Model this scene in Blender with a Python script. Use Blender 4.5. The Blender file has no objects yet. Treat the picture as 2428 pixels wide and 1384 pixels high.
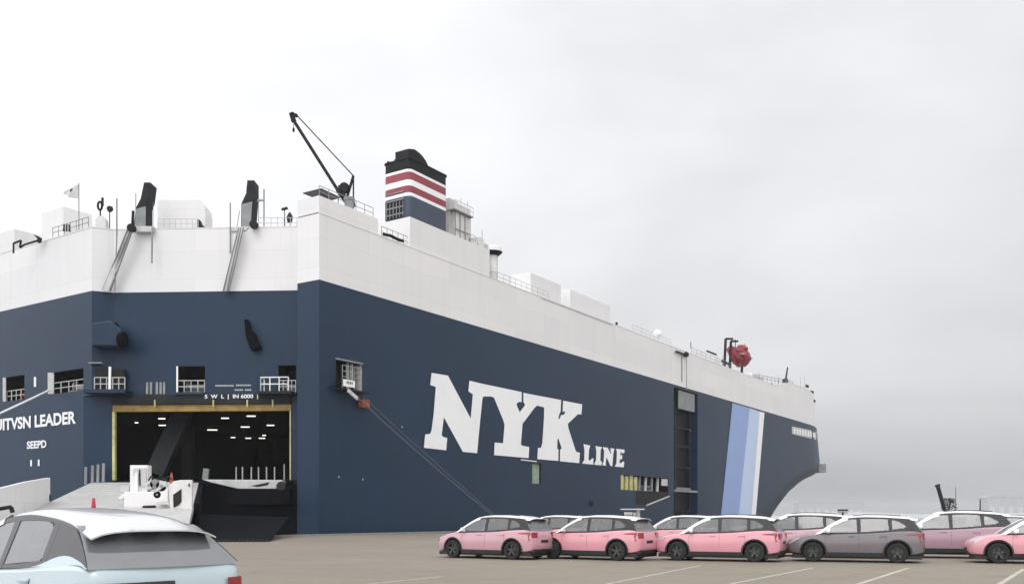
import bpy, bmesh, math, random
from math import radians, sin, cos, tan, pi, sqrt
from mathutils import Vector, Matrix
random.seed(7)
C = bpy.context.scene.collection
scene = bpy.context.scene

# ------------------------------------------------------------------ camera
F = 2190.0; CX = 1214.0; HY = 1222.0; CZ = 1.6       # focal length and horizon in photo pixels, eye height
cam = bpy.data.cameras.new('camera')
cam.sensor_width = 36; cam.lens = 36 * F / 2428; cam.shift_y = (HY - 692) / 2428
cam.clip_end = 9000; cam.clip_start = 0.1
co = bpy.data.objects.new('camera', cam); C.objects.link(co)
co.location = (0, 0, CZ); co.rotation_euler = (radians(90), 0, 0)
scene.camera = co

# ------------------------------------------------------------------ sky and sun
SUN_AZ = radians(-160)       # azimuth from +Y, clockwise positive: left and a little behind the viewer
SUN_EL = radians(52)
w = bpy.data.worlds.new('World'); scene.world = w; w.use_nodes = True
nt = w.node_tree; nt.nodes.clear()
N = nt.nodes.new; L = nt.links.new
out = N('ShaderNodeOutputWorld'); bg = N('ShaderNodeBackground'); bg.inputs['Strength'].default_value = 0.1
sky = N('ShaderNodeTexSky'); sky.sky_type = 'NISHITA'; sky.sun_disc = False
sky.sun_elevation = SUN_EL; sky.sun_rotation = SUN_AZ % (2 * pi); sky.dust_density = 5; sky.air_density = 1.0
bw = N('ShaderNodeRGBToBW'); L(sky.outputs[0], bw.inputs[0])
tc = N('ShaderNodeTexCoord')
mp = N('ShaderNodeMapping'); mp.inputs['Scale'].default_value = (1, 1, 2.6); mp.inputs['Location'].default_value = (3.1, 1.7, .4); L(tc.outputs['Generated'], mp.inputs[0])
n1 = N('ShaderNodeTexNoise'); n1.inputs['Scale'].default_value = 1.5; n1.inputs['Detail'].default_value = 4; n1.inputs['Roughness'].default_value = .5
n1.inputs['Distortion'].default_value = .3
L(mp.outputs[0], n1.inputs['Vector'])
r1 = N('ShaderNodeMapRange'); r1.inputs['From Min'].default_value = .32; r1.inputs['From Max'].default_value = .68
r1.inputs['To Min'].default_value = -1.15; r1.inputs['To Max'].default_value = 1.15; L(n1.outputs[0], r1.inputs[0])
# cloud layer made brightest high behind the viewer to light the ship, dimmer ahead
dt = N('ShaderNodeVectorMath'); dt.operation = 'DOT_PRODUCT'; L(tc.outputs['Generated'], dt.inputs[0])
bv = Vector((-.30, -.46, .84)).normalized(); dt.inputs[1].default_value = bv
r2 = N('ShaderNodeMapRange'); 
r2.inputs['From Min'].default_value = -0.62; r2.inputs['From Max'].default_value = 1
r2.inputs['To Min'].default_value = 0; r2.inputs['To Max'].default_value = 1; L(dt.outputs['Value'], r2.inputs[0])
pw = N('ShaderNodeMath'); pw.operation = 'POWER'; pw.inputs[1].default_value = 1.1; L(r2.outputs[0], pw.inputs[0])
ma = N('ShaderNodeMath'); ma.operation = 'MULTIPLY_ADD'; ma.inputs[1].default_value = 11.5; ma.inputs[2].default_value = 3.4; L(pw.outputs[0], ma.inputs[0])
ad = N('ShaderNodeMath'); ad.operation = 'ADD'; L(r1.outputs[0], ad.inputs[0]); L(ma.outputs[0], ad.inputs[1])
mxs = N('ShaderNodeMix'); mxs.data_type = 'FLOAT'; mxs.inputs[0].default_value = .88
L(bw.outputs[0], mxs.inputs[2]); L(ad.outputs[0], mxs.inputs[3])
tint = N('ShaderNodeVectorMath'); tint.operation = 'SCALE'; tint.inputs[0].default_value = (.985, .99, 1.02)
L(mxs.outputs[0], tint.inputs['Scale'])
L(tint.outputs[0], bg.inputs['Color']); L(bg.outputs[0], out.inputs['Surface'])

sl = bpy.data.lights.new('sun', 'SUN'); sl.energy = 0.5; sl.angle = radians(24); sl.color = (1, .97, .93)
so = bpy.data.objects.new('sun', sl); C.objects.link(so)
sd = Vector((sin(SUN_AZ) * cos(SUN_EL), cos(SUN_AZ) * cos(SUN_EL), sin(SUN_EL)))
so.rotation_euler = (-sd).to_track_quat('-Z', 'Y').to_euler(); so.location = (0, 0, 60)
vs = scene.view_settings
scene.display_settings.display_device = 'sRGB'
vs.view_transform = 'Standard'; vs.look = 'None'; vs.exposure = 0.60; vs.gamma = 1; vs.use_curve_mapping = False

# ------------------------------------------------------------------ materials
def mat(name, col, rough=.6, metal=0., vary=.12, scale=3., bump=0., streak=None, coat=0., spec=.5, emit=None, stretch=(1, 1, 1), stain=None, plates=False):
    m = bpy.data.materials.new(name); m.use_nodes = True
    t = m.node_tree; b = t.nodes['Principled BSDF']
    b.inputs['Roughness'].default_value = rough; b.inputs['Metallic'].default_value = metal
    b.inputs['Coat Weight'].default_value = coat; b.inputs['Coat Roughness'].default_value = .05
    b.inputs['Specular IOR Level'].default_value = spec
    c4 = (*col, 1)
    tcn = t.nodes.new('ShaderNodeTexCoord'); mpn = t.nodes.new('ShaderNodeMapping'); mpn.inputs['Scale'].default_value = stretch
    t.links.new(tcn.outputs['Object'], mpn.inputs[0])
    nz = t.nodes.new('ShaderNodeTexNoise'); nz.inputs['Scale'].default_value = scale; nz.inputs['Detail'].default_value = 6
    nz.inputs['Roughness'].default_value = .6
    t.links.new(mpn.outputs[0], nz.inputs['Vector'])
    mx = t.nodes.new('ShaderNodeMix'); mx.data_type = 'RGBA'
    mx.inputs[6].default_value = tuple(max(0, x * (1 - vary)) for x in col) + (1,)
    mx.inputs[7].default_value = tuple(min(1, x * (1 + vary)) for x in col) + (1,)
    mr = t.nodes.new('ShaderNodeMapRange'); mr.inputs['From Min'].default_value = .3; mr.inputs['From Max'].default_value = .7
    t.links.new(nz.outputs[0], mr.inputs[0]); t.links.new(mr.outputs[0], mx.inputs[0])
    last = mx.outputs[2]
    if streak:      # vertical weather streaks and rust runs: (colour, amount)
        sc, amt = streak
        m2 = t.nodes.new('ShaderNodeMapping'); m2.inputs['Scale'].default_value = (1.6, 1.6, .05)
        t.links.new(tcn.outputs['Object'], m2.inputs[0])
        z2 = t.nodes.new('ShaderNodeTexNoise'); z2.inputs['Scale'].default_value = 1.0; z2.inputs['Detail'].default_value = 5; z2.inputs['Roughness'].default_value = .65
        t.links.new(m2.outputs[0], z2.inputs['Vector'])
        q = t.nodes.new('ShaderNodeMapRange'); q.inputs['From Min'].default_value = .5; q.inputs['From Max'].default_value = .8
        q.inputs['To Max'].default_value = amt; t.links.new(z2.outputs[0], q.inputs[0])
        x2 = t.nodes.new('ShaderNodeMix'); x2.data_type = 'RGBA'; x2.inputs[7].default_value = (*sc, 1)
        t.links.new(q.outputs[0], x2.inputs[0]); t.links.new(last, x2.inputs[6]); last = x2.outputs[2]
    if stain:
        z3 = t.nodes.new('ShaderNodeTexNoise'); z3.inputs['Scale'].default_value = stain[2]; z3.inputs['Detail'].default_value = 8
        z3.inputs['Roughness'].default_value = .7
        t.links.new(tcn.outputs['Object'], z3.inputs['Vector'])
        q = t.nodes.new('ShaderNodeMapRange'); q.inputs['From Min'].default_value = .5; q.inputs['From Max'].default_value = .75
        q.inputs['To Max'].default_value = stain[1]; t.links.new(z3.outputs[0], q.inputs[0])
        x2 = t.nodes.new('ShaderNodeMix'); x2.data_type = 'RGBA'; x2.inputs[7].default_value = (*stain[0], 1)
        t.links.new(q.outputs[0], x2.inputs[0]); t.links.new(last, x2.inputs[6]); last = x2.outputs[2]
    if plates:      # slightly different tone from one welded plate to the next, faint seams
        dd = t.nodes.new('ShaderNodeVectorMath'); dd.operation = 'DOT_PRODUCT'; dd.inputs[1].default_value = (1, .1, 0); t.links.new(tcn.outputs['Object'], dd.inputs[0])
        sx = t.nodes.new('ShaderNodeSeparateXYZ'); t.links.new(tcn.outputs['Object'], sx.inputs[0])
        cb = t.nodes.new('ShaderNodeCombineXYZ'); t.links.new(dd.outputs['Value'], cb.inputs[0]); t.links.new(sx.outputs[2], cb.inputs[1])
        bk = t.nodes.new('ShaderNodeTexBrick'); bk.inputs['Scale'].default_value = 1; bk.inputs['Brick Width'].default_value = 7.5; bk.inputs['Row Height'].default_value = 2.45
        bk.inputs['Mortar Size'].default_value = .025; bk.inputs['Mortar Smooth'].default_value = .6
        bk.inputs['Color1'].default_value = (1.0, 1.0, 1.0, 1); bk.inputs['Color2'].default_value = (.93, .935, .94, 1); bk.inputs['Mortar'].default_value = (.87, .87, .87, 1)
        t.links.new(cb.outputs[0], bk.inputs['Vector'])
        x4 = t.nodes.new('ShaderNodeMix'); x4.data_type = 'RGBA'; x4.blend_type = 'MULTIPLY'; x4.inputs[0].default_value = 1
        t.links.new(last, x4.inputs[6]); t.links.new(bk.outputs[0], x4.inputs[7]); last = x4.outputs[2]
    t.links.new(last, b.inputs['Base Color'])
    if bump:
        bn = t.nodes.new('ShaderNodeBump'); bn.inputs['Strength'].default_value = bump; bn.inputs['Distance'].default_value = .05
        t.links.new(nz.outputs[0], bn.inputs['Height']); t.links.new(bn.outputs[0], b.inputs['Normal'])
    if emit:
        b.inputs['Emission Color'].default_value = (*emit[0], 1); b.inputs['Emission Strength'].default_value = emit[1]
    return m

M = {}
M['navy'] = mat('navy_hull_paint', (.0075, .0265, .058), .42, vary=.12, scale=.12, streak=((.018, .034, .046), .6), bump=.02, spec=.28, plates=True)
M['dark_shade'] = mat('dark_and_shade_paint', (.0035, .004, .006), .85, vary=.2, scale=.4, streak=((.01, .009, .008), .5), spec=.06)  # near-black: shade under sill and ramp put into the colour; also dark sheaves
M['white'] = mat('white_ship_paint', (.74, .73, .725), .5, vary=.025, scale=.15, streak=((.58, .56, .52), .28), spec=.3, plates=True)
M['white2'] = mat('white_deck_fittings_paint', (.62, .62, .60), .55, vary=.08, scale=1.2, stain=((.35, .27, .2), .35, 1.5))
M['letter'] = mat('white_lettering_paint', (.82, .83, .83), .5, vary=.03, scale=.5)
M['lblue'] = mat('light_blue_stripe_paint', (.24, .34, .60), .45, vary=.04, scale=.2)
M['pblue'] = mat('pale_blue_stripe_paint', (.46, .56, .74), .45, vary=.04, scale=.2)
M['dark'] = mat('dark_grey_steel', (.018, .019, .021), .7, vary=.3, scale=1., spec=.2)
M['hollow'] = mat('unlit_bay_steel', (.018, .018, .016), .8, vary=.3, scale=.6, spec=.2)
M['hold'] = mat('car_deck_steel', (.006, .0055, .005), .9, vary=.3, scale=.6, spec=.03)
M['black'] = mat('black_paint', (.009, .009, .010), .6, vary=.2, scale=2., spec=.2)
M['grey'] = mat('grey_steel', (.22, .23, .23), .6, vary=.2, scale=1.)
M['lgrey'] = mat('pale_grey_steel', (.5, .5, .49), .55, vary=.12, scale=1.2, stain=((.2, .17, .13), .3, 2.))
M['yellow'] = mat('ochre_frame_paint', (.30, .19, .045), .6, vary=.25, scale=1.5, stain=((.06, .045, .02), .6, 2.))
M['yellow2'] = mat('pale_yellow_paint', (.5, .47, .2), .6, vary=.2, scale=1.5, stain=((.1, .09, .05), .6, 2.))
M['funnelblue'] = mat('funnel_navy_paint', (.035, .05, .085), .5, vary=.12, scale=.5)
M['maroon'] = mat('funnel_red_paint', (.26, .035, .05), .5, vary=.15, scale=.6)
M['boatred'] = mat('faded_red_cover', (.24, .018, .035), .6, vary=.45, scale=1.6, bump=.6, stain=((.45, .3, .3), .4, 1.2))
M['red'] = mat('red_paint', (.42, .02, .05), .45, vary=.2, scale=3.)
M['rust'] = mat('rusty_orange_paint', (.32, .07, .035), .7, vary=.3, scale=3.)
M['kerb'] = mat('dirty_kerb_concrete', (.17, .16, .15), .8, vary=.2, scale=2., stain=((.06, .055, .05), .6, 1.5))
M['rope'] = mat('pale_mooring_rope', (.34, .35, .36), .9, vary=.2, scale=6., bump=.3)
M['rope2'] = mat('grey_blue_mooring_rope', (.07, .085, .11), .9, vary=.2, scale=6.)
M['ropew'] = mat('white_mooring_rope', (.75, .75, .77), .9, vary=.1, scale=6.)
M['ramp'] = mat('ramp_deck_steel', (.40, .395, .385), .6, vary=.1, scale=.5, stain=((.18, .17, .16), .4, .9))
M['green'] = mat('pale_green_fitting', (.25, .33, .25), .6, vary=.5, scale=4.)
M['rubber'] = mat('black_rubber', (.012, .012, .012), .8, vary=.2, scale=6.)
M['line'] = mat('worn_line_paint', (.40, .375, .32), .8, vary=.15, scale=3., stain=((.20, .175, .14), .95, 2.0))
M['glass'] = None
M['lamp'] = mat('lit_strip_lamp', (.9, .9, .85), .5, vary=.02, emit=((1, .97, .88), 1.1))
M['alloy'] = mat('alloy_wheel', (.085, .09, .085), .4, .5, vary=.1, scale=8.)
M['lampred'] = mat('red_lamp_lens', (.25, .01, .015), .15, vary=.1, coat=.8)
M['lampclr'] = mat('headlamp_lens', (.45, .47, .5), .08, .2, vary=.1, coat=1.)
M['seat'] = mat('seat_fabric', (.05, .05, .055), .9, vary=.2, scale=8.)
M['plastic'] = mat('black_trim_plastic', (.014, .014, .015), .55, vary=.2, scale=8.)
M['farmat'] = mat('far_building_grey', (.36, .37, .38), .8, vary=.2, scale=.1)
M['bark'] = mat('tree_bark', (.06, .05, .04), .9, vary=.3, scale=2.)
M['leaf'] = mat('dark_leaves', (.035, .05, .03), .8, vary=.4, scale=2.)

def glass_mat(name, tintc, alpha, rough=.03):
    m = bpy.data.materials.new(name); m.use_nodes = True; t = m.node_tree; t.nodes.clear()
    o = t.nodes.new('ShaderNodeOutputMaterial'); mx = t.nodes.new('ShaderNodeMixShader')
    tr = t.nodes.new('ShaderNodeBsdfTransparent'); tr.inputs[0].default_value = (.62, .66, .66, 1)
    p = t.nodes.new('ShaderNodeBsdfPrincipled'); p.inputs['Roughness'].default_value = rough
    p.inputs['Specular IOR Level'].default_value = .9; p.inputs['Coat Weight'].default_value = .6; p.inputs['Coat Roughness'].default_value = .02
    tcn = t.nodes.new('ShaderNodeTexCoord'); nz = t.nodes.new('ShaderNodeTexNoise'); nz.inputs['Scale'].default_value = 2.5; nz.inputs['Detail'].default_value = 3
    t.links.new(tcn.outputs['Object'], nz.inputs['Vector'])
    cr = t.nodes.new('ShaderNodeMix'); cr.data_type = 'RGBA'; cr.inputs[6].default_value = (*[c * .8 for c in tintc], 1); cr.inputs[7].default_value = (*[c * 1.2 for c in tintc], 1)
    t.links.new(nz.outputs[0], cr.inputs[0]); t.links.new(cr.outputs[2], p.inputs['Base Color'])
    mx.inputs[0].default_value = alpha
    t.links.new(tr.outputs[0], mx.inputs[1]); t.links.new(p.outputs[0], mx.inputs[2]); t.links.new(mx.outputs[0], o.inputs[0])
    return m
M['glass'] = glass_mat('car_window_glass', (.20, .205, .21), .5)
M['pillar'] = mat('gloss_black_pillar', (.03, .03, .034), .35, vary=.05, coat=.15)
M['glass2'] = glass_mat('privacy_window_glass', (.15, .155, .165), .8, .07)

def ground_mat():
    m = bpy.data.materials.new('quay_concrete'); m.use_nodes = True; t = m.node_tree; b = t.nodes['Principled BSDF']
    tcn = t.nodes.new('ShaderNodeTexCoord')
    def noise(s, d=8, r=.65, st=(1, 1, 1)):
        mm = t.nodes.new('ShaderNodeMapping'); mm.inputs['Scale'].default_value = st; t.links.new(tcn.outputs['Object'], mm.inputs[0])
        n = t.nodes.new('ShaderNodeTexNoise'); n.inputs['Scale'].default_value = s; n.inputs['Detail'].default_value = d; n.inputs['Roughness'].default_value = r
        t.links.new(mm.outputs[0], n.inputs['Vector']); return n
    def rng(n, a, bb, c, d):
        q = t.nodes.new('ShaderNodeMapRange'); q.inputs['From Min'].default_value = a; q.inputs['From Max'].default_value = bb
        q.inputs['To Min'].default_value = c; q.inputs['To Max'].default_value = d; t.links.new(n.outputs[0], q.inputs[0]); return q
    def mix(f, a, bcol):
        x = t.nodes.new('ShaderNodeMix'); x.data_type = 'RGBA'; x.inputs[7].default_value = (*bcol, 1)
        if isinstance(a, tuple): x.inputs[6].default_value = (*a, 1)
        else: t.links.new(a, x.inputs[6])
        t.links.new(f.outputs[0], x.inputs[0]); return x.outputs[2]
    c = mix(rng(noise(.12, 5), .3, .7, 0, 1), (.170, .143, .108), (.208, .178, .138))
    c = mix(rng(noise(.9, 8), .5, .8, 0, .35), c, (.148, .127, .105))
    c = mix(rng(noise(.35, 4, .5, (.25, 3, 1)), .55, .75, 0, .3), c, (.14, .121, .10))     # tyre-dark lanes
    c = mix(rng(noise(60, 3), .45, .75, 0, .35), c, (.28, .26, .235))
    c = mix(rng(noise(3.5, 9, .75), .62, .70, 0, .45), c, (.12, .11, .10))
    c = mix(rng(noise(.5, 2, .4), .66, .73, 0, .4), c, (.10, .093, .085))
    bk = t.nodes.new('ShaderNodeTexBrick'); bk.offset = 0; bk.inputs['Scale'].default_value = 1; bk.inputs['Brick Width'].default_value = 6; bk.inputs['Row Height'].default_value = 6
    bk.inputs['Mortar Size'].default_value = .022; bk.inputs['Color1'].default_value = (1, 1, 1, 1); bk.inputs['Color2'].default_value = (.95, .95, .95, 1); bk.inputs['Mortar'].default_value = (.62, .60, .58, 1)
    mr_ = t.nodes.new('ShaderNodeMapping'); mr_.inputs['Rotation'].default_value = (0, 0, radians(-56.7)); t.links.new(tcn.outputs['Object'], mr_.inputs[0]); t.links.new(mr_.outputs[0], bk.inputs['Vector'])
    x4 = t.nodes.new('ShaderNodeMix'); x4.data_type = 'RGBA'; x4.blend_type = 'MULTIPLY'; x4.inputs[0].default_value = .7
    t.links.new(c, x4.inputs[6]); t.links.new(bk.outputs[0], x4.inputs[7]); c = x4.outputs[2]
    t.links.new(c, b.inputs['Base Color'])
    q = rng(noise(.8, 6), .3, .7, .62, .85); t.links.new(q.outputs[0], b.inputs['Roughness'])
    bn = t.nodes.new('ShaderNodeBump'); bn.inputs['Strength'].default_value = .35; bn.inputs['Distance'].default_value = .01
    t.links.new(noise(40, 5).outputs[0], bn.inputs['Height']); t.links.new(bn.outputs[0], b.inputs['Normal'])
    return m
M['ground'] = ground_mat()
def water_mat():
    m = bpy.data.materials.new('harbour_water'); m.use_nodes = True; t = m.node_tree; b = t.nodes['Principled BSDF']
    b.inputs['Base Color'].default_value = (.05, .06, .06, 1); b.inputs['Roughness'].default_value = .12
    tcn = t.nodes.new('ShaderNodeTexCoord'); n = t.nodes.new('ShaderNodeTexNoise'); n.inputs['Scale'].default_value = .6; n.inputs['Detail'].default_value = 6
    t.links.new(tcn.outputs['Object'], n.inputs['Vector'])
    bn = t.nodes.new('ShaderNodeBump'); bn.inputs['Strength'].default_value = .5; bn.inputs['Distance'].default_value = .3
    t.links.new(n.outputs[0], bn.inputs['Height']); t.links.new(bn.outputs[0], b.inputs['Normal'])
    return m
M['water'] = water_mat()

# ------------------------------------------------------------------ mesh helpers
class MB:
    def __init__(s): s.v = []; s.f = []; s.org = Vector((0, 0, 0))
    def add(s, vs, fs):
        o = len(s.v); s.v += [Vector(p) for p in vs]; s.f += [tuple(i + o for i in f) for f in fs]; return s
    def hexa(s, p):  # 8 points, bottom ring then top ring
        return s.add(p, [(3, 2, 1, 0), (4, 5, 6, 7), (0, 1, 5, 4), (1, 2, 6, 5), (2, 3, 7, 6), (3, 0, 4, 7)])
    def box(s, x0, x1, y0, y1, z0, z1):
        return s.hexa([(x0, y0, z0), (x1, y0, z0), (x1, y1, z0), (x0, y1, z0), (x0, y0, z1), (x1, y0, z1), (x1, y1, z1), (x0, y1, z1)])
    def prism(s, poly, ext):
        ext = Vector(ext); n = len(poly); p = [Vector(a) for a in poly]
        fs = [tuple(range(n))[::-1], tuple(range(n, 2 * n))] + [(i, (i + 1) % n, n + (i + 1) % n, n + i) for i in range(n)]
        return s.add(p + [a + ext for a in p], fs)
    def tube(s, a, b, r, n=8, r2=None):
        a = Vector(a); b = Vector(b); r2 = r if r2 is None else r2
        d = (b - a).normalized(); u = d.cross(Vector((0, 0, 1)));
        if u.length < 1e-4: u = Vector((1, 0, 0))
        u.normalize(); v = d.cross(u)
        ring = lambda c, q: [c + (u * cos(2 * pi * i / n) + v * sin(2 * pi * i / n)) * q for i in range(n)]
        fs = [tuple(range(n)), tuple(range(n, 2 * n))[::-1]] + [(i, n + i, n + (i + 1) % n, (i + 1) % n) for i in range(n)]
        return s.add(ring(a, r) + ring(b, r2), fs)
    def path(s, pts, r, n=6):
        for a, b in zip(pts[:-1], pts[1:]): s.tube(a, b, r, n)
        return s
    def bar(s, a, b, w, h, up=(0, 0, 1)):
        a = Vector(a); b = Vector(b); d = (b - a).normalized(); u = d.cross(Vector(up))
        if u.length < 1e-4: u = Vector((1, 0, 0))
        u.normalize(); v = u.cross(d)
        o = lambda c, i, j: c + u * (w / 2 * i) + v * (h / 2 * j)
        return s.hexa([o(a, -1, -1), o(a, 1, -1), o(b, 1, -1), o(b, -1, -1), o(a, -1, 1), o(a, 1, 1), o(b, 1, 1), o(b, -1, 1)])
    def lathe(s, prof, c=(0, 0, 0), axis='z', n=16):
        c = Vector(c); vs = []
        for r, h in prof:
            for i in range(n):
                a = 2 * pi * i / n
                p = {'z': (r * cos(a), r * sin(a), h), 'y': (r * cos(a), h, r * sin(a)), 'x': (h, r * cos(a), r * sin(a))}[axis]
                vs.append(c + Vector(p))
        fs = [(k * n + i, k * n + (i + 1) % n, (k + 1) * n + (i + 1) % n, (k + 1) * n + i) for k in range(len(prof) - 1) for i in range(n)]
        return s.add(vs, fs)
    def build(s, name, m, parent=None, smooth=False, bevel=0, org=None):
        me = bpy.data.meshes.new(name)
        o3 = Vector(org) if org is not None else (Vector(parent['org']) if parent and 'org' in parent else Vector((0, 0, 0)))
        me.from_pydata([tuple(p - o3) for p in s.v], [], s.f); me.validate()
        bm = bmesh.new(); bm.from_mesh(me)
        bmesh.ops.recalc_face_normals(bm, faces=bm.faces); bm.to_mesh(me); bm.free()
        me.materials.append(m)
        if smooth:
            for p in me.polygons: p.use_smooth = True
            try: me.set_sharp_from_angle(angle=radians(35))
            except Exception: pass
        o = bpy.data.objects.new(name, me); C.objects.link(o)
        if bevel:
            md = o.modifiers.new('bevel', 'BEVEL'); md.width = bevel; md.segments = 2; md.limit_method = 'ANGLE'
        if parent:
            o.parent = parent
            if 'org' in parent: o['org'] = parent['org']
        elif org is not None: o.location = o3
        return o
def thing(name, label, cat, loc=(0, 0, 0), group=None, world=True):
    o = bpy.data.objects.new(name, None); C.objects.link(o); o.location = loc; o.empty_display_size = .3
    o['label'] = label; o['category'] = cat
    if group: o['group'] = group
    if world: o['org'] = list(loc)
    return o
def tag(o, label, cat, group=None):
    o['label'] = label; o['category'] = cat
    if group: o['group'] = group
    return o
def struct(o): o['kind'] = 'structure'; return o
def lab(o, l): o['label'] = l; return o
def W(px, py, Y): return Vector(((px - CX) / F * Y, Y, CZ + (HY - py) / F * Y))

# ------------------------------------------------------------------ ship frame: s along the side (towards the bow), n inboard
S0 = Vector((-15.84, 75.9, 0)); D = Vector((.549, .836, 0)).normalized(); NI = Vector((-D.y, D.x, 0))
BEAM = 36.0
def SF(s, n, z): return S0 + D * s + NI * n + Vector((0, 0, z))
def s_at(px, n):
    r = (px - CX) / F; a = S0 + NI * n
    return (r * a.y - a.x) / (D.x - r * D.y)
def n_at(px, s):
    r = (px - CX) / F; a = S0 + D * s
    return (r * a.y - a.x) / (NI.x - r * NI.y)
def z_of(py, P): return CZ + (HY - py) / F * P.y
def project(P): return CX + P.x / P.y * F, HY - (P.z - CZ) / P.y * F
R = 45.0
SIL = [(-6, 1795), (-3, 1803), (0, 1818), (1.6, 1829), (3.2, 1841), (6.5, 1869), (9.3, 1902), (10.6, 1926), (11.4, 1941), (13.9, 1944), (17, 1941), (21, 1937), (25, 1931), (30, 1924)]
def interp(tab, x):
    if x <= tab[0][0]: return tab[0][1]
    for (a, b), (c, d) in zip(tab[:-1], tab[1:]):
        if x <= c: return b + (d - b) * (x - a) / (c - a)
    return tab[-1][1]
def off(s, s0): return 0 if s <= s0 else (s - s0) ** 2 / (2 * R)
S0T = []
for z, px in SIL:
    lo, hi = 60, 180
    for _ in range(40):
        mid = (lo + hi) / 2
        mxp = max(project(SF(mid + k, off(mid + k, mid), z))[0] for k in [i * .5 for i in range(60)])
        if mxp < px: lo = mid
        else: hi = mid
    S0T.append((z, lo))
def s0z(z): return interp(S0T, z)
def H(s, z, out_=0.0):
    s0 = s0z(z); o = min(off(s, s0), BEAM / 2)
    return SF(s, o - out_, z)
def s_end(z): return s0z(z) + sqrt(2 * R * BEAM / 2)
def inv(px, py):   # the hull point that the given line of sight meets
    z = 10.
    for _ in range(14):
        lo, hi = -2., s0z(z) + 11.5
        for _ in range(34):
            mid = (lo + hi) / 2
            if project(H(mid, z))[0] < px: lo = mid
            else: hi = mid
        z = z_of(py, H(lo, z))
    return lo, z
ZB = 21.0; ZT = 26.45
def ztop(s): return ZT + 1.75 * min(1, max(0, (s - 122) / 8))

def wall(mb, fn, us, vs, holes=()):
    us = sorted(set([round(u, 4) for u in us] + [round(h[i], 4) for h in holes for i in (0, 1)]))
    vs = sorted(set([round(v, 4) for v in vs] + [round(h[i], 4) for h in holes for i in (2, 3)]))
    idx = {}; V = []; Fc = []
    def vi(i, j):
        if (i, j) not in idx: idx[(i, j)] = len(V); V.append(fn(us[i], vs[j]))
        return idx[(i, j)]
    for i in range(len(us) - 1):
        for j in range(len(vs) - 1):
            cu = (us[i] + us[i + 1]) / 2; cv = (vs[j] + vs[j + 1]) / 2
            if any(h[0] < cu < h[1] and h[2] < cv < h[3] for h in holes): continue
            Fc.append((vi(i, j), vi(i + 1, j), vi(i + 1, j + 1), vi(i, j + 1)))
    mb.add(V, Fc)
def recess(mb, fn, u0, u1, v0, v1, dvec, back=True):
    d = Vector(dvec); p = [fn(u0, v0), fn(u1, v0), fn(u1, v1), fn(u0, v1)]; q = [a + d for a in p]
    fs = [(0, 1, 5, 4), (1, 2, 6, 5), (2, 3, 7, 6), (3, 0, 4, 7)] + ([(4, 5, 6, 7)] if back else [])
    mb.add(p + q, fs)
def lin(a, b, n): return [a + (b - a) * i / n for i in range(n + 1)]

# ------------------------------------------------------------------ setting: water, quay, far land, haze
mb = MB(); mb.add([(-2500, -300, -3), (2500, -300, -3), (2500, 3200, -3), (-2500, 3200, -3)], [(0, 1, 2, 3)])
struct(mb.build('water', M['water']))
Eo = -1.1      # quay edge, just outboard of the hull side
def EQ(s, z=0, n=Eo): return SF(s, n, z)
mb = MB(); mb.add([EQ(-260), EQ(900), (1500, 829, 0), (1500, -200, 0), (EQ(-260).x, -200, 0)], [(0, 1, 2, 3, 4)])
struct(mb.build('ground', M['ground']))
mb = MB(); mb.add([EQ(-260, 0), EQ(900, 0), EQ(900, -4), EQ(-260, -4)], [(0, 1, 2, 3)])
struct(mb.build('quay_wall', M['grey']))
mb = MB()
a, b = -9.0, 300.0
mb.hexa([EQ(a, .002, Eo), EQ(b, .002, Eo), EQ(b, .002, Eo - .35), EQ(a, .002, Eo - .35), EQ(a, .14, Eo), EQ(b, .14, Eo), EQ(b, .14, Eo - .3), EQ(a, .14, Eo - .3)])
struct(mb.build('quay_kerb', M['kerb']))
# painted bay lines, parallel with the berth
def gline(px1, py1, px2, py2, wd):
    Y1 = CZ * F / (py1 - HY); Y2 = CZ * F / (py2 - HY)
    a = Vector(((px1 - CX) / F * Y1, Y1, .004)); b = Vector(((px2 - CX) / F * Y2, Y2, .004))
    d = (b - a).normalized(); a = a - d * 6 ; n = Vector((-d.y, d.x, 0)) * wd / 2
    mb = MB(); k = 14
    for i in range(k):
        p = a + (b - a) * (i / k); q = a + (b - a) * ((i + 1) / k)
        mb.add([p - n, q - n, q + n, p + n], [(0, 1, 2, 3)])
    o = struct(mb.build('bay_line', M['line'])); o['label'] = 'worn pale parking bay line on the quay'
gline(2035, 1384, 2153, 1346, .13); gline(2370, 1384, 2428, 1348, .13)
gline(1730, 1384, 1930, 1345, .11); gline(1478, 1376, 1660, 1340, .10); gline(960, 1375, 1050, 1366, .12)

hz = MB(); hz.box(-2600, 2600, -60, 3400, -4.2, 46)
h = hz.build('haze', M['white']); h['kind'] = 'stuff'
m = bpy.data.materials.new('harbour_haze'); m.use_nodes = True; t = m.node_tree; t.nodes.clear()
o_ = t.nodes.new('ShaderNodeOutputMaterial'); pv = t.nodes.new('ShaderNodeVolumePrincipled')
pv.inputs['Density'].default_value = .00019; pv.inputs['Color'].default_value = (.93, .94, .96, 1)
t.links.new(pv.outputs[0], o_.inputs['Volume']); h.data.materials.clear(); h.data.materials.append(m)

# ------------------------------------------------------------------ the ship
ship = thing('car_carrier_ship', 'huge navy and white car carrier ship moored at the quay with its stern ramp down', 'ship', tuple(S0))

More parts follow.
